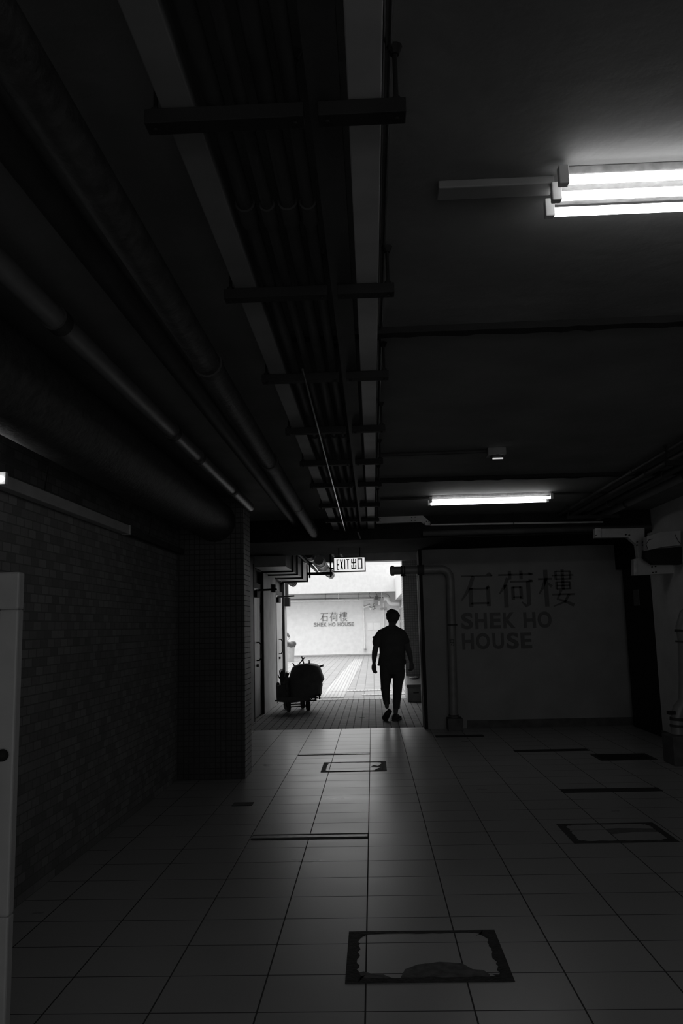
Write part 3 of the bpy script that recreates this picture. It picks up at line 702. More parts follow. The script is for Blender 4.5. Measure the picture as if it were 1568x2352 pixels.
# ------------------------------------------------------------------ fluorescent lights
def batten(label, x0, tubes, L, housing, loc):
    """tubes: (y, z) of each; housing: (y, z) outline of the reflector"""
    t = thing('fluorescent_light', label, 'ceiling light', loc)
    obj('housing', MB().prism([(x0 + .03, y, z) for y, z in housing], (L - .04, 0, 0)), 'lamph', t, bevel=.003)
    for k, (y, z) in enumerate(tubes):
        xs_ = x0 + (z - 2.598) * .5
        obj('tube', MB().tube([(xs_ + .03, y, z), (xs_ + L - .03, y, z)], .0135, 14), 'tube', t, smooth=True)
        for xx in (xs_, xs_ + L - .03):
            obj('lamp_holder', MB().box((xx, y - .013, z - .016), (xx + .028, y + .013, z + .040)), 'white', t, bevel=.003)
    return t
batten('large three-tube fluorescent light fixed to the ceiling nearest the camera', .555, ((2.105, 2.606), (2.178, 2.598), (2.268, 2.598)), 1.26,
       [(2.124, CZ - .0005), (2.126, 2.634), (2.295, 2.634), (2.30, CZ - .0005)], (1.19, 2.2, 2.6))
batten('two-tube fluorescent light farther down the ceiling above the beam', .605, ((7.90, 2.600), (8.10, 2.598)), 1.23,
       [(7.92, CZ - .0005), (7.922, 2.634), (8.13, 2.634), (8.135, CZ - .0005)], (1.2, 8.0, 2.6))
batten('added fill light in batten form on the ceiling behind the camera, out of the picture', -.75, ((-2.4, 2.600), (-2.2, 2.598)), 1.23,
       [(-2.38, CZ - .0005), (-2.378, 2.634), (-2.222, 2.634), (-2.22, CZ - .0005)], (-.14, -2.3, 2.6))  # unseen batten, added to brighten the dark ceiling and pipes
# flat box standing in for the soft shadow left of the near light
tag(obj('ceiling_shadow_strip', MB().box((.23, 2.17, 2.635), (.565, 2.24, CZ)), 'trunk_shaded', bevel=.004), 'flat strip made for the soft ceiling shadow left of the near light', 'shadow strip')
tag(obj('conduit', MB().tube([(1.83, 8.0, 2.65), (2.4, 8.02, 2.65)], .010, 8), 'darkpipe', smooth=True), 'thin ceiling conduit leaving the right end of the far light', 'conduit')
tag(obj('conduit', MB().tube([(.12, 8.0, 2.648), (.64, 8.0, 2.648)], .012, 8), 'darkpipe', smooth=True), 'thin ceiling conduit between hangers and the left end of the far light', 'conduit')
# small ceiling box
dt = thing('ceiling_box', 'small dark ceiling box with a bright lens between the two lights', 'ceiling fitting', (.96, 5.84, CZ))
obj('box', MB().box((.888, 5.78, 2.605), (1.022, 5.90, CZ)), 'boxp', dt, bevel=.004)
obj('lens', MB().loft([(.958, 5.83, 2.576, .040, .040), (.958, 5.83, 2.608, .050, .050)], 18), 'darkpipe', dt)
obj('bright_slot', MB().box((.920, 5.782, 2.571), (.996, 5.794, 2.580)), 'lens', dt)  # slot drawn with an emission of its own
tag(obj('conduit', MB().tube([(.10, 5.86, 2.645), (.888, 5.84, 2.645)], .014, 8), 'darkpipe', smooth=True), 'straight ceiling conduit feeding the small box with a bright lens', 'conduit')

# drips along the two joint strips across the ceiling
def joint(y0, y1, x0, x1, wd, label):
    mb = MB(); N = 60; prev = None
    for i in range(N + 1):
        x = x0 + (x1 - x0) * i / N; y = y0 + (y1 - y0) * i / N
        dd = random.uniform(0, .010)
        pts = [(x, y - wd / 2, CZ + .002), (x, y - wd / 2, CZ - .028 - dd * .4), (x, y + wd / 2 - .006, CZ - .030 - dd), (x, y + wd / 2 + dd, CZ + .002)]
        if prev:
            vs = prev + pts
            mb.add(vs, [(0, 1, 5, 4), (1, 2, 6, 5), (2, 3, 7, 6), (3, 0, 4, 7)])
        prev = pts
    return tag(obj('ceiling_joint_strip', mb, 'black'), label, 'joint strip')
joint(3.34, 3.31, -.36, 3.3, .055, 'ragged dark joint strip across the ceiling nearer the camera')
joint(6.91, 6.99, -.50, 3.3, .055, 'ragged dark joint strip across the ceiling just before the far light')

# ------------------------------------------------------------------ overhead services
def hanger(label, y, x0, x1, z, grp, wd=.045):
    t = thing('pipe_hanger', label, 'hanger', ((x0 + x1) / 2, y, z), grp)
    obj('channel', MB().box((x0, y - wd / 2, z - .035), (x1, y + wd / 2, z)), 'steel', t, bevel=.002)
    for xx in (x0 + .02, x1 - .02):
        r_ = obj('rod', MB().tube([(xx, y, z - .040), (xx, y, CZ)], .0055, 8), 'steel', t)
        obj('anchor', MB().loft([(xx, y, CZ - .02, .010, .010), (xx, y, CZ, .018, .018)], 10), 'steel', r_)
        obj('nut', MB().tube([(xx, y, z), (xx, y, z + .012)], .012, 6), 'steel', r_)
    return t
ys = [1.62, 2.57, 3.50, 4.49, 5.42, 6.31, 7.41, 8.48]
ordn = ['nearest the camera', 'second from the camera', 'third from the camera', 'fourth from the camera', 'fifth from the camera', 'sixth from the camera', 'seventh from the camera', 'last before the dark beam']
for i, y in enumerate(ys):
    hanger('dark trapeze hanger under the right pale trunking, ' + ordn[i], y, -.086, .107, 2.522, 'trapeze hangers along the right trunking')
    hanger('dark trapeze hanger under the left pale trunking, ' + ordn[i], y, -.470, -.118, 2.522, 'trapeze hangers along the left trunking')
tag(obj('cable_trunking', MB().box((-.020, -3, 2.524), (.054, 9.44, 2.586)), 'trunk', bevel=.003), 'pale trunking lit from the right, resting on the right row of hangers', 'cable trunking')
tag(obj('cable_trunking', MB().box((-.433, -3, 2.524), (-.360, 9.44, 2.578)), 'trunk_shaded', bevel=.003), 'pale trunking resting on the left row of hangers', 'cable trunking')
for x, r, z, lb in ((-.318, .022, 2.547, 'dark overhead pipe next to the left pale trunking'), (-.257, .016, 2.540, 'thin dark overhead pipe, second from the left pale trunking'),
                 (-.200, .022, 2.547, 'dark overhead pipe, third from the left pale trunking'), (-.144, .018, 2.542, 'thin dark overhead pipe, fourth from the left pale trunking')):
    t = thing('overhead_pipe', lb, 'pipe', (x, 4, z), 'dark pipes between the trunkings')
    obj('pipe', MB().tube([(x, -3, z), (x, 9.44, z)], r, 14), 'darkpipe', t, smooth=True)
    for yy in (2.1, 4.8, 7.6): obj('coupling', MB().tube([(x, yy - .05, z), (x, yy + .05, z)], r + .006, 14), 'darkpipe', t, smooth=True)
tag(obj('cable_tray', MB().box((-.106, -3, 2.524), (-.036, 9.44, 2.537)).box((-.106, -3, 2.5375), (-.101, 9.44, 2.568)).box((-.041, -3, 2.5375), (-.036, 9.44, 2.568)), 'darkpipe'), 'dark cable tray hugging the left side of the right trunking', 'cable tray')
tag(obj('conduit', MB().tube([(.062, -3, 2.653), (.062, 9.4, 2.653)], .0055, 8), 'shiny', smooth=True), 'left of two thin bright conduits beside the right trunking', 'conduit')
tag(obj('conduit', MB().tube([(.078, -3, 2.653), (.078, 9.4, 2.653)], .0055, 8), 'shiny', smooth=True), 'right of two thin bright conduits beside the right trunking', 'conduit')
a0 = atz(695, 840, 2.50); a1 = atz(785, 1190, 2.50)
tag(obj('conduit', MB().tube([(a0.x, 3.3, 2.479), (a1.x, 9.4, 2.479)], .005, 8), 'shiny', smooth=True), 'thin glinting conduit slung under the dark overhead pipes', 'conduit')
tag(obj('ceiling_plate', MB().box((.0, 1.45, CZ - .010), (.042, 1.51, CZ)), 'steel'), 'small dark plate on the ceiling by the nearest hanger', 'plate')
# lagged pipe and others on the left
lp = thing('lagged_pipe', 'thick lagged pipe left of the pale trunking, sagging toward the beam', 'pipe', (-.66, 8, 2.49))
obj('pipe', MB().tube([(-.66, -3, 2.50), (-.66, 9.44, 2.48)], .055, 18), 'insul', lp, smooth=True)
for yy in (3.2, 5.2, 7.2, 8.6, 9.1): obj('band', MB().tube([(-.66, yy, 2.49), (-.66, yy + .04, 2.49)], .063, 18), 'darkpipe', lp, smooth=True)
lp = thing('overhead_pipe', 'grey pipe high on the left ending at the pier', 'pipe', (-1.155, 5, 2.55))
obj('pipe', MB().tube([(-1.155, -3, 2.55), (-1.155, 7.62, 2.55)], .042, 18), 'greypipe', lp, smooth=True)
for yy in (2.8, 4.55, 5.25, 6.6): obj('coupling', MB().tube([(-1.155, yy, 2.55), (-1.155, yy + .07, 2.55)], .05, 18), 'darkpipe', lp, smooth=True)
tag(obj('overhead_duct', MB().tube([(-1.50, -3, 2.42), (-1.50, 7.62, 2.42)], .20, 28), 'insul', smooth=True), 'very wide dark round duct along the left ceiling', 'duct')
tag(obj('overhead_pipe', MB().tube([(-.88, -3, 2.605), (-.88, 9.44, 2.605)], .045, 16), 'darkpipe', smooth=True), 'dark pipe between the lagged pipe and the grey pipe on the left', 'pipe')
# wall trough with a tube at its near end
tr = thing('wall_light_trough', 'long pale trough along the left wall with a lit tube end at the frame edge', 'wall light', (-1.78, 4.5, 2.15))
obj('trough', MB().box((-1.85, 1.0, 2.10), (-1.79, 5.85, 2.165)), 'trunk', tr, bevel=.004)
obj('trough_extension', MB().box((-1.85, 5.87, 2.105), (-1.80, 7.62, 2.155)), 'darkpipe', tr)
obj('tube', MB().tube([(-1.768, 2.54, 2.125), (-1.768, 3.72, 2.125)], .014, 14), 'tubeL', tr, smooth=True)
obj('lamp_holder', MB().box((-1.79, 3.72, 2.10), (-1.75, 3.745, 2.16)), 'white', tr)
obj('lamp_holder', MB().box((-1.79, 2.515, 2.10), (-1.75, 2.54, 2.16)), 'white', tr)
obj('end_clip', MB().box((-1.852, 5.845, 2.098), (-1.786, 5.868, 2.168)), 'galv', tr)
for yy in (4.3, 6.4): obj('hanger_wire', MB().tube([(-1.80, yy, 2.16), (-1.78, yy, 2.3)], .003, 6), 'steel', tr)
# steel gate leaf against the left wall near the camera
gt = thing('steel_gate', 'pale metal gate leaf with dark panel and latch at the left frame edge', 'gate', (-1.45, 2.4, 0))
obj('frame', MB().box((-1.125, 2.38, .58), (-1.065, 2.42, 1.455)).box((-1.85, 2.38, .58), (-1.79, 2.42, 1.455)).box((-1.85, 2.38, 1.455), (-1.065, 2.42, 1.568)).box((-1.85, 2.38, 0), (-1.065, 2.42, .58)), 'gate', gt, bevel=.006)
obj('panel', MB().box((-1.79, 2.395, .58), (-1.125, 2.405, 1.455)), 'black', gt)
obj('latch', MB().tube([(-1.14, 2.37, 1.03), (-1.095, 2.37, 1.03)], .016, 14).ball((-1.095, 2.37, 1.03), .018), 'black', gt, smooth=True)
obj('latch_plate', MB().prism([(-1.125, 2.377, 1.0), (-1.11, 2.377, .96), (-1.105, 2.377, .93), (-1.135, 2.377, .93)], (0, -.01, 0)), 'black', gt)

# right ceiling pipes
for i, (x, z, r, m, lb) in enumerate(((2.24, 2.62, .018, 'darkpipe', 'thin pipe along the right ceiling, farthest left of the right-hand pipes'), (2.36, 2.60, .028, 'darkpipe', 'dark pipe along the right ceiling beside the thin one'),
                                     (2.50, 2.58, .028, 'darkpipe', 'dark pipe along the right ceiling nearest the pale jointed pipe'), (2.70, 2.58, .038, 'greypipe', 'pale jointed pipe along the right ceiling'))):
    t = thing('overhead_pipe', lb, 'pipe', (x, 5, z))
    obj('pipe', MB().tube([(x, -3, z), (x, 9.44, z)], r, 14), m, t, smooth=True)
    for yy in (4.2, 6.7, 8.3): obj('coupling', MB().tube([(x, yy, z), (x, yy + .06, z)], r + .007, 14), 'darkpipe' if i == 3 else m, t, smooth=True)
for yy in (3.4, 5.9, 8.9):
    hanger('dark hanger under the right-hand ceiling pipes, ' + {3.4: 'nearest the camera', 5.9: 'middle one', 8.9: 'farthest from the camera'}[yy], yy, 2.2, 2.78, 2.54, 'hangers under the right ceiling pipes', .03)

# trunking along the beam with a cranked drop
Yt = 9.385
tk = thing('beam_trunking', 'pale bolted trunking cranked down along the face of the dark beam', 'cable trunking', (.4, Yt, 2.7))
def strip(pts, y0, dep): return MB().prism([(p.x, y0, p.z) for p in pts], (0, dep, 0))
A = [at(863, 1187.5, Yt), at(955, 1184.5, Yt), at(971, 1184, Yt), at(989, 1200, Yt), at(989, 1206.5, Yt), at(978, 1206.5, Yt), at(966, 1199, Yt), at(863, 1202.5, Yt)]
obj('cranked_section', strip(A, Yt, .06), 'trunk', tk, bevel=.002)
obj('long_section', strip([at(989, 1203.5, Yt), at(1385, 1197, Yt), at(1385, 1200.5, Yt), at(989, 1207, Yt)], Yt, .06), 'trunk', tk)
for (u, v) in ((945, 1188.5), (945, 1196), (953, 1188), (953, 1195.5), (979, 1197.5), (984, 1197), (975, 1202), (985, 1203.5), (873, 1191), (873, 1199)):
    p = at(u, v, Yt); obj('bolt', MB().tube([(p.x, Yt - .006, p.z), (p.x, Yt + .01, p.z)], .006, 8), 'black', tk)
for u, lb in ((989, 'thin dark rod above the cranked end of the beam trunking'), (1180, 'thin dark rod holding the middle of the beam trunking')):
    p = at(u, 1204, 9.36); tag(obj('hanging_rod', MB().tube([(p.x, 9.365, CZ), (p.x, 9.365, p.z - .01)], .005, 8), 'steel'), lb, 'rod')
lo = at(990, 1222, Yt)
tag(obj('beam_pipe', MB().tube([(lo.x - .1, 9.41, 2.445), (3.3, 9.41, 2.445)], .035, 14), 'darkpipe', smooth=True), 'dark horizontal pipe on the face of the beam under the pale trunking', 'pipe')
tag(obj('conduit', MB().tube([at(821, 1222, 9.43), at(828, 1238, 9.44)], .008, 8), 'greypipe', smooth=True), 'short pale conduit running down the beam face above the exit sign', 'conduit')

# trunking and duct cluster at the upper right
Yc = 8.9
def quad(name, pts, y, dep, m, par): return obj(name, strip([at(u, v, y) for u, v in pts], y, dep), m, par, bevel=.003)
tk = thing('trunking_run', 'pale bolted trunking stepping down over the right wall', 'cable trunking', (2.9, Yc, 2.3))
quad('horizontal_section', [(1366, 1214), (1478, 1213), (1460, 1240), (1440, 1234), (1366, 1235)], Yc, .09, 'trunk', tk)
quad('drop_section', [(1440, 1213), (1480, 1212), (1480, 1290), (1466, 1285), (1461, 1250), (1442, 1234)], Yc - .005, .09, 'trunk', tk)
quad('lower_section', [(1455, 1284), (1480, 1278), (1500, 1296), (1566, 1297), (1566, 1316), (1464, 1321), (1455, 1321)], Yc - .01, .09, 'trunk', tk)
quad('end_plate', [(1366, 1213), (1380, 1213), (1380, 1235), (1366, 1235)], Yc - .012, .01, 'galv', tk)
quad('side_plate', [(1455, 1285), (1462, 1285), (1463, 1322), (1455, 1321)], Yc - .02, .012, 'galv', tk)
for (u, v) in ((1368, 1230), (1437, 1228), (1445, 1229), (1463, 1245), (1476, 1245), (1463, 1252), (1476, 1252), (1479, 1287), (1497, 1302), (1505, 1301), (1499, 1315), (1506, 1314)):
    p = at(u, v, Yc - .02); obj('bolt', MB().tube([(p.x, Yc - .03, p.z), (p.x, Yc, p.z)], .007, 8), 'black', tk)
dk = thing('duct_elbow', 'pale angular duct piece with hanging wires above the right wall', 'duct', (3.1, 8.5, 2.4))
quad('duct', [(1485, 1232), (1515, 1222), (1563, 1218), (1563, 1252), (1522, 1256), (1486, 1264)], 8.5, .12, 'gate', dk)
obj('wire', MB().tube([at(1488, 1262, 8.46), at(1483, 1250, 8.46), at(1490, 1240, 8.46), at(1498, 1238, 8.46)], .003, 6), 'black', dk)
obj('wire', MB().tube([at(1550, 1228, 8.46), at(1556, 1240, 8.46), at(1563, 1250, 8.46)], .003, 6), 'black', dk)
quad('under_panel', [(1482, 1262), (1566, 1256), (1566, 1296), (1500, 1296), (1480, 1280)], 8.6, .10, 'steel', dk)

# right vertical pipes on a plinth
rp = thing('drain_stack', 'white jointed drainpipe at the right frame edge on a dark plinth', 'pipe', (3.08, 8.02, .2))
P1 = [at(1556, 1686, 8.02), at(1554, 1650, 8.02), at(1560, 1628, 8.02), at(1572, 1612, 8.02), at(1574, 1560, 8.02), at(1571, 1470, 8.02), at(1566, 1440, 8.02), at(1574, 1412, 8.02), at(1590, 1398, 8.02)]
obj('pipe', MB().tube(P1, .062, 18), 'greypipe', rp, smooth=True)
for (a_, c_) in (((1555, 1655), (1555, 1648)), ((1555, 1670), (1555, 1664)), ((1566, 1452), (1566, 1446)), ((1568, 1476), (1568, 1472))):
    obj('joint_ring', MB().tube([at(*a_, 8.02), at(*c_, 8.02)], .070, 18), 'darkpipe', rp, smooth=True)
obj('clamp', MB().box(tuple(at(1536, 1642, 7.97)), tuple(at(1546, 1632, 8.03))), 'black', rp)
pb = atz(1545, 1757)
tag(obj('plinth', MB().box((2.80, 7.86, 0), (XR, 8.16, .27)), 'plinth', bevel=.01), 'dark concrete plinth under the white drainpipe by the right wall', 'plinth')
# right wall skirting
struct('baseboard_side', MB().box((XR - .015, -6, 0), (XR, 9.62, .10)), 'plinth')

# wall pipe with elbow and flanged end at the opening
wp = thing('wall_drainpipe', 'grey drainpipe rising by the opening, its flanged arm reaching over the gap', 'pipe', (1.02, 10.83, .1))
zz = at(930, 1310, 10.83).z
xb = at(1041, 1640, 10.83).x; xt = at(1034, 1330, 10.83).x
el = [(xb + .005, 10.83, .16), (xt, 10.83, zz - .14), (xt - .01, 10.83, zz - .08), (xt - .04, 10.83, zz - .03), (xt - .10, 10.83, zz), (.31, 10.83, zz)]
obj('pipe', MB().tube(el, .055, 20), 'greypipe', wp, smooth=True)
obj('flange', MB().tube([(.26, 10.83, zz), (.275, 10.83, zz), (.276, 10.83, zz), (.315, 10.83, zz)], [.045, .066, .070, .070], 24), 'greypipe', wp, smooth=True)
for (x_, r_) in ((.42, .064), (.455, .064)): obj('clamp_ring', MB().tube([(x_ - .010, 10.83, zz), (x_ + .010, 10.83, zz)], r_, 20), 'darkpipe', wp, smooth=True)
obj('clamp_bolt', MB().tube([(.437, 10.80, zz - .05), (.437, 10.80, zz - .095)], .009, 8).tube([(.40, 10.80, zz - .075), (.47, 10.80, zz - .07)], .008, 8), 'steel', wp)
obj('collar', MB().tube([(.63, 10.83, zz), (.72, 10.83, zz)], .068, 22), 'darkpipe', wp, smooth=True)
for (x_, z_) in ((xt, at(1037, 1437, 10.83).z), (xb, .17)): obj('bracket_ring', MB().tube([(x_, 10.83, z_), (x_, 10.83, z_ + .02)], .066, 20), 'darkpipe', wp, smooth=True)
g_ = MB(); gp = at(1038, 1484, 10.77); stroke_mesh(g_, [[(5, 95, 10), (95, 95, 10)], [(18, 95, 10), (18, 55, 10)], [(82, 95, 10), (82, 55, 10)], [(18, 75, 8), (82, 75, 8)], [(18, 55, 10), (82, 55, 10)], [(60, 55, 10), (30, 10, 8)], [(82, 50, 10), (85, 10, 12), (60, 8, 6)]], gp.x - .035, gp.x + .035, gp.z, gp.z + .085, 10.777, .004)
obj('painted_mark', g_, 'black', wp)
tag(obj('plinth', MB().box((.945, 10.68, 0), (1.14, 10.93, .155)), 'plinth', bevel=.008), 'dark concrete block at the foot of the grey drainpipe by the opening', 'plinth')

# services beyond the beam, over the covered bay
dc = thing('rectangular_duct', 'grey flanged rectangular duct over the left side of the covered bay', 'duct', (-1.42, 13.5, 2.3))
DX0, DX1, DZ0, DZ1 = -1.66, -1.21, 2.245, 2.56
obj('duct', MB().box((DX0, 11.3, DZ0), (DX1, 15.3, DZ1)), 'greypipe', dc, bevel=.004)
for yy in (12.2, 12.95, 13.9, 15.0):
    obj('flange_joint', MB().box((DX0 - .02, yy, DZ0 - .022), (DX1 + .022, yy + .04, DZ0)).box((DX1, yy, DZ0 - .022), (DX1 + .022, yy + .04, DZ1 + .02)), 'black', dc)
fd = thing('flexible_duct', 'ribbed flexible duct bending against the door wall under the grey duct', 'duct', (-1.6, 15.3, 2.2))
mbf = MB(); pts = []; rad = []
c0 = at(652, 1305, 15.0); c1 = at(655, 1330, 15.2); c2 = at(675, 1339, 15.4)
for i in range(31):
    t_ = i / 30; p = c0 * (1 - t_) ** 2 + c1 * 2 * t_ * (1 - t_) + c2 * t_ ** 2
    pts.append(p); rad.append(.075 + (.007 if i % 3 == 0 else 0))
mbf.tube(pts, rad, 18); obj('ribbed_hose', mbf, 'greypipe', fd, smooth=True)
Yh = 13.0
zt = 2.245
hg = thing('pipe_hanger', 'black trapeze hanger carrying the two fat pipes left of the exit sign', 'hanger', (-.83, Yh, zt))
obj('channel', MB().box((-1.03, Yh - .02, zt - .025), (-.63, Yh + .02, zt + .02)), 'black', hg)
for xx in (-1.0, -.655):
    obj('rod', MB().tube([(xx, Yh, zt - .07), (xx, Yh, 2.9)], .014, 8), 'black', hg)
obj('brace', MB().tube([(-.98, Yh, 2.42), (-.55, Yh + .1, 2.30)], .012, 8), 'black', hg)
for x_, z_, r_, m_, lb in ((-.755, 2.345, .068, 'greypipe', 'fat pipe end with a shining cap just left of the exit sign'), (-.90, 2.44, .06, 'darkpipe', 'dark fat pipe behind the shining pipe end left of the exit sign')):
    t = thing('overhead_pipe', lb, 'pipe', (x_, 12.8, z_))
    obj('pipe', MB().tube([(x_, 11.6, z_), (x_, 15.1, z_)], r_, 20), m_, t, smooth=True)
    obj('coupling', MB().tube([(x_, 12.0, z_), (x_, 12.12, z_)], r_ + .012, 20), 'galv', t, smooth=True)
    obj('coupling', MB().tube([(x_, 14.4, z_), (x_, 14.5, z_)], r_ + .012, 20), 'galv', t, smooth=True)
for i, (x_, z_) in enumerate(((-1.08, 2.50), (-1.02, 2.42), (-.62, 2.55), (-.50, 2.60))):
    tag(obj('overhead_pipe', MB().tube([(x_, 11.25, z_), (x_, 15.15, z_)], .022, 10), 'darkpipe', smooth=True), ['slim dark pipe tight beside the grey rectangular duct', 'slim dark pipe between the grey duct and the fat pipes', 'slim dark pipe above the left edge of the exit sign', 'slim dark pipe over the middle of the exit sign'][i], 'pipe')
tag(obj('overhead_pipe', MB().tube([(.34, 12.2, 2.60), (.95, 12.2, 2.60)], .045, 16), 'greypipe', smooth=True), 'short stub pipe just above the flanged drainpipe arm', 'pipe')

# ------------------------------------------------------------------ floor covers and drain strips
def cover(label, x0, x1, y0, y1, wd, solid=False, stains=()):
    t = thing('access_cover', label, 'floor cover', ((x0 + x1) / 2, (y0 + y1) / 2, 0))
    mb = MB(); N = 26
    outer = []; inner = []
    cs = [(x0, y0), (x1, y0), (x1, y1), (x0, y1)]
    for s_ in range(4):
        a = Vector(cs[s_]); c = Vector(cs[(s_ + 1) % 4])
        for k in range(N):
            p = a.lerp(c, k / N); outer.append((p.x, p.y))
            jj = random.uniform(.85, 1.15) * wd; cut = min(k, N - k) / N
            extra = wd * 1.3 * max(0, .16 - cut) / .16
            qx = min(max(p.x, x0 + jj + extra * .6), x1 - jj - extra * .6); qy = min(max(p.y, y0 + (jj + extra * .5) * .9), y1 - (jj * .6 + extra * .5))
            inner.append((qx, qy))
    n_ = len(outer); z = .0035
    vs = [(a, c, z) for a, c in outer] + [(a, c, z) for a, c in inner] + [(a, c, -.004) for a, c in outer] + [(a, c, .0005) for a, c in inner]
    fs = []
    for k in range(n_):
        k2 = (k + 1) % n_; fs += [(k, k2, n_ + k2, n_ + k), (k, 2 * n_ + k, 2 * n_ + k2, k2), (n_ + k, n_ + k2, 3 * n_ + k2, 3 * n_ + k)]
    obj('frame', mb.add(vs, fs), 'coverf', t)
    obj('panel', MB().box((x0 + wd * .3, y0 + wd * .3, -.004), (x1 - wd * .3, y1 - wd * .3, .002)), 'steel' if solid else 'tile', t)
    for poly in stains:
        obj('damage_patch', MB().prism([(a, c, .0022) for a, c in poly], (0, 0, .0012)), 'stain', t)
    return t
P_ = lambda *uv: [tuple(atz(u, v)[:2]) for u, v in uv]
cover('large tiled access cover with a broken dark edge in the foreground', -.148, .511, 3.335, 3.862, .048,
      stains=[P_((920, 2247), (930, 2228), (960, 2217), (1010, 2211), (1060, 2214), (1085, 2228), (1110, 2230), (1125, 2240), (1120, 2248)), P_((812, 2238), (835, 2233), (860, 2240), (880, 2240), (900, 2248), (818, 2250))])
cover('tiled access cover glowing with reflected daylight near the opening', -.538, .097, 7.90, 8.44, .045,
      stains=[P_((852, 1761), (858, 1758), (868, 1760), (878, 1752), (883, 1753), (884, 1768), (858, 1770), (868, 1765), (876, 1762))])
cover('tiled access cover in the shadow at the right frame edge', 1.22, 1.87, 5.275, 5.765, .05,
      stains=[P_((1390, 1905), (1420, 1903), (1500, 1904), (1520, 1912), (1450, 1912), (1405, 1917))])
cover('solid dark floor plate in front of the right recess', 2.22, 2.78, 8.25, 8.64, .03, solid=True)
def dstrip(label, x0, x1, y0, y1, m='slot', inlay=True):
    t = thing('drain_strip', label, 'drain', ((x0 + x1) / 2, (y0 + y1) / 2, 0))
    obj('slot', MB().box((x0, y0, -.003), (x1, y1, .003)), m, t)
    if inlay:
        ym = (y0 + y1) / 2; obj('inlay', MB().box((x0 + .004, ym - (y1 - y0) * .22, .0), (x1 - .004, ym + (y1 - y0) * .22, .0042)), 'slotp', t)
dstrip('metal-inlaid drain strip in the middle distance on the bright floor', -.845, -.07, 5.475, 5.605)
dstrip('thin double drain line nearest the opening', -.853, -.067, 8.93, 9.03)
dstrip('narrow dark drain slot right of centre near the house-name wall', 1.49, 2.28, 8.88, 9.02, inlay=False)
dstrip('narrow dark drain slot in front of the tiled cover at the right', 1.51, 2.305, 6.78, 6.92, inlay=False)
dstrip('short dark slot by the left pier', -1.15, -.99, 6.50, 6.62, inlay=False)
dstrip('dark slot at the foot of the house-name wall', .74, 1.33, 10.12, 10.28, inlay=False)

# ------------------------------------------------------------------ yard objects
bn = thing('litter_bin', 'grey round litter bin with a dark liner bag beyond the door wall', 'bin', (-3.47, 33.2, 0))
obj('bin_body', MB().loft([(-3.47, 33.2, 0, .20, .20), (-3.47, 33.2, .66, .25, .25)], 28), 'binp', bn, smooth=True)
mb = MB(); n = 36; vs = []
for (z, r) in ((.60, .262), (.66, .285), (.74, .30), (.80, .27), (.79, .20)):
    for k in range(n):
        t_ = 2 * math.pi * k / n; rr = r * (1 + .06 * math.sin(5 * t_ + z * 20) + .03 * math.sin(13 * t_)); vs.append((-3.47 + rr * math.cos(t_), 33.2 + rr * math.sin(t_), z + .02 * math.sin(7 * t_)))
mb.add(vs, [(i * n + k, i * n + (k + 1) % n, (i + 1) * n + (k + 1) % n, (i + 1) * n + k) for i in range(4) for k in range(n)] + [tuple(4 * n + k for k in range(n))])
obj('liner_bag', mb, 'bag', bn, smooth=True)
Yw = 38.5
WN = [0]
def wpipe(name, pts, r, m, label, cat='pipe'):
    WN[0] += 1; y_ = 38.54 - .04 * WN[0]
    return tag(obj(name, MB().tube([at(u, v, y_) for u, v in pts], r, 12), m, smooth=True), label, cat)
op = thing('outdoor_pipe', 'long white horizontal pipe high on the far wall', 'pipe', (-2, Yw, 2.6))
obj('pipe', MB().tube([at(560, 1383, Yw), at(858, 1376.5, Yw)], .055, 14), 'outpipe', op, smooth=True)
for u in (737, 790): obj('collar', MB().tube([at(u, 1379.3, Yw), at(u + 2, 1379.2, Yw)], .075, 14), 'outpipe', op)
op = thing('outdoor_downpipe', 'thin white downpipe right of the far lettering', 'pipe', (-.4, Yw, .3))
obj('pipe', MB().tube([at(834, 1379, Yw), at(838, 1491, Yw)], .035, 12), 'outpipe', op, smooth=True)
obj('end_clip', MB().tube([at(838, 1490, Yw), at(838, 1493, Yw)], .06, 12), 'outgrey', op)
wpipe('outdoor_downpipe', [(880, 1384), (881, 1470)], .03, 'outpipe', 'white downpipe behind the walking person\'s head')
wpipe('outdoor_conduit', [(640, 1366.5), (885, 1364.5), (892, 1367), (896, 1374)], .018, 'outgrey', 'thin grey cable line above the white horizontal pipe')
wpipe('outdoor_conduit', [(640, 1377.5), (858, 1372.5)], .016, 'outdark', 'thin dark line just over the white horizontal pipe')
for i, u in enumerate((747, 824)): wpipe('support_rod', [(u, 1361), (u, 1378)], .014, 'outdark', ['dark vertical rod above the far lettering', 'dark vertical rod above the top of the far downpipe'][i], 'rod')
for i, u in enumerate((777, 876)): wpipe('support_rod', [(u, 1361), (u, 1375)], .016, 'outpipe', ['white vertical rod between the two dark ones', 'white vertical rod above the tangle of cables'][i], 'rod')
wpipe('outdoor_pipe', [(881, 1375), (889, 1375), (893, 1383), (898, 1387), (917, 1387)], .10, 'outpipe', 'fat white pipe stepping down at the right of the far wall')
wpipe('outdoor_cable', [(849, 1360), (847, 1366), (851, 1374)], .014, 'outdark', 'looping black cable left of the far junction box', 'cable')
wpipe('outdoor_cable', [(862, 1360), (865, 1366), (868, 1374)], .014, 'outdark', 'black cable dropping onto the far junction box', 'cable')
jb = thing('junction_box', 'cluster of dark cable boxes on the far wall above the person', 'box', (.2, Yw, 2.5))
a = at(859, 1372, Yw); c = at(868, 1389, Yw); obj('box', MB().box((a.x, Yw - .15, c.z), (c.x, Yw + .05, a.z)), 'outgrey', jb)
a = at(861, 1370, Yw); c = at(868, 1377, Yw); obj('cover', MB().box((a.x, Yw - .2, c.z), (c.x, Yw - .1, a.z)), 'outdark', jb)
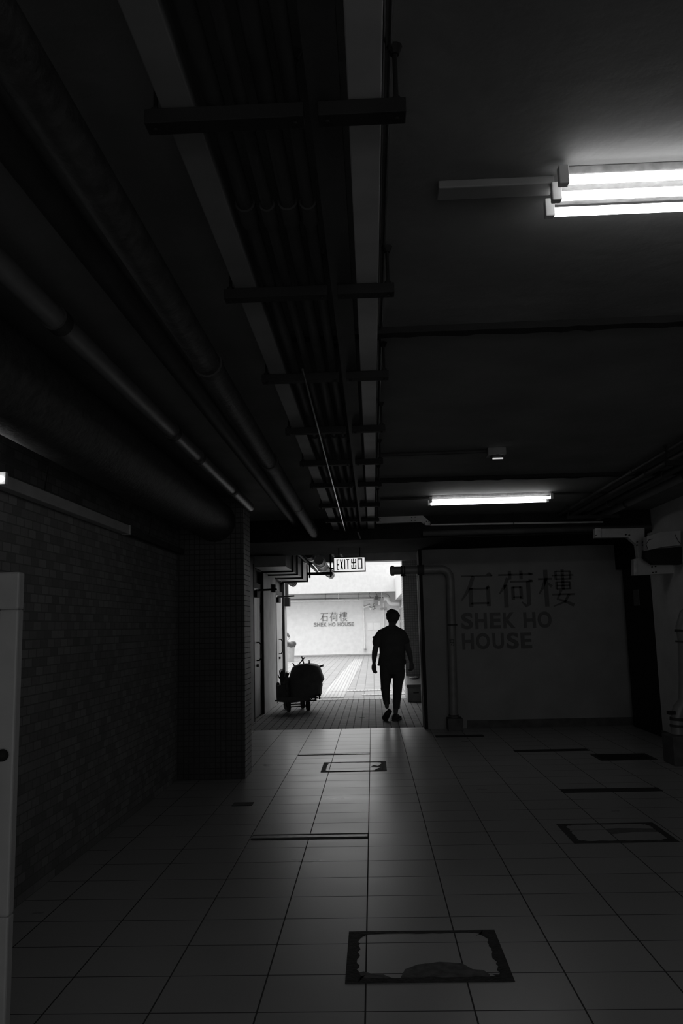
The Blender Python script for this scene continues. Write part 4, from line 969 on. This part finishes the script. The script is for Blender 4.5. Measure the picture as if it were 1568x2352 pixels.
a = at(868, 1372, Yw); c = at(880, 1374, Yw); obj('arm', MB().box((a.x, Yw - .1, c.z), (c.x, Yw, a.z)), 'outdark', jb)
a = at(868, 1380, Yw); c = at(873, 1390, Yw); tag(obj('wall_lamp', MB().loft([((a.x + c.x) / 2, Yw - .1, c.z, .045, .05), ((a.x + c.x) / 2, Yw - .1, a.z - .04, .05, .05), ((a.x + c.x) / 2, Yw - .1, a.z, .03, .03)], 16), 'paper', smooth=True), 'small white lamp beside the far cable boxes', 'lamp')
for i, (p, q_) in enumerate((((835, 1395), (849, 1390)), ((850, 1399), (861, 1394)))):
    cm = thing('security_camera', ['left of two cameras on the far wall, aimed down left', 'right of two cameras on the far wall, with a looping cable'][i], 'camera', tuple(at(*p, Yw)))
    obj('camera_body', MB().tube([at(*p, 38.2), at(*q_, 38.35)], .05, 12), 'outpipe', cm, smooth=True)
    obj('sun_shield', MB().tube([at(p[0], p[1] - 1.5, 38.2), at(q_[0], q_[1] - 1.5, 38.35)], .045, 12), 'outgrey', cm, smooth=True)
    obj('mount', MB().tube([at(*q_, 38.35), at(q_[0], q_[1] + 4, 38.59)], .02, 8), 'outdark', cm)
wpipe('outdoor_cable', [(859, 1386), (856, 1390), (860, 1396), (858, 1400), (854, 1398)], .015, 'outdark', 'looping black cable at the right security camera', 'cable')
a = at(873, 1396, Yw); c = at(888, 1399.5, Yw); tag(obj('wall_plate', MB().box((a.x, Yw - .05, c.z), (c.x, Yw + .05, a.z)), 'outgrey'), 'grey horizontal plate across the far downpipe above the head', 'plate')
for (u0, v0, u1, v1, lb) in ((843.8, 1430.7, 856, 1447.8, 'blank white notice on the far wall beside the person'), (857.8, 1430.8, 873, 1446, 'white notice with faint lines nearest the person\'s shoulder'), ):
    a = at(u0, v0, 38.58); c = at(u1, v1, 38.58); tag(obj('notice', MB().box((a.x, 38.58, c.z), (c.x, 38.60, a.z)), 'paper'), lb, 'notice')
a = at(861, 1423, 38.58); c = at(870, 1429, 38.58)
tag(obj('notice', MB().box((a.x, 38.585, c.z), (c.x, 38.60, a.z)), 'outwall'), 'small faint square notice above the two white ones', 'notice')
# low rail and planter past the person
rl_ = thing('handrail', 'white rail post and bar low beside the right pillar in the yard', 'rail', (.75, 20, 0))
obj('post', MB().tube([(.90, 20.0, 0), (.90, 20.0, .60)], .03, 10), 'outgrey', rl_)
obj('bar', MB().tube([(.84, 20.0, .60), (1.32, 20.0, .60)], .03, 10), 'outpipe', rl_)
# dry leaf on the covered paving
lf = atz(830, 1648)
tag(obj('dry_leaf', MB().prism([(lf.x - .04, lf.y, .001), (lf.x, lf.y - .02, .004), (lf.x + .05, lf.y + .005, .001), (lf.x, lf.y + .02, .006)], (0, 0, .002)), 'plinth'), 'single dark leaf on the ribbed paving', 'leaf')
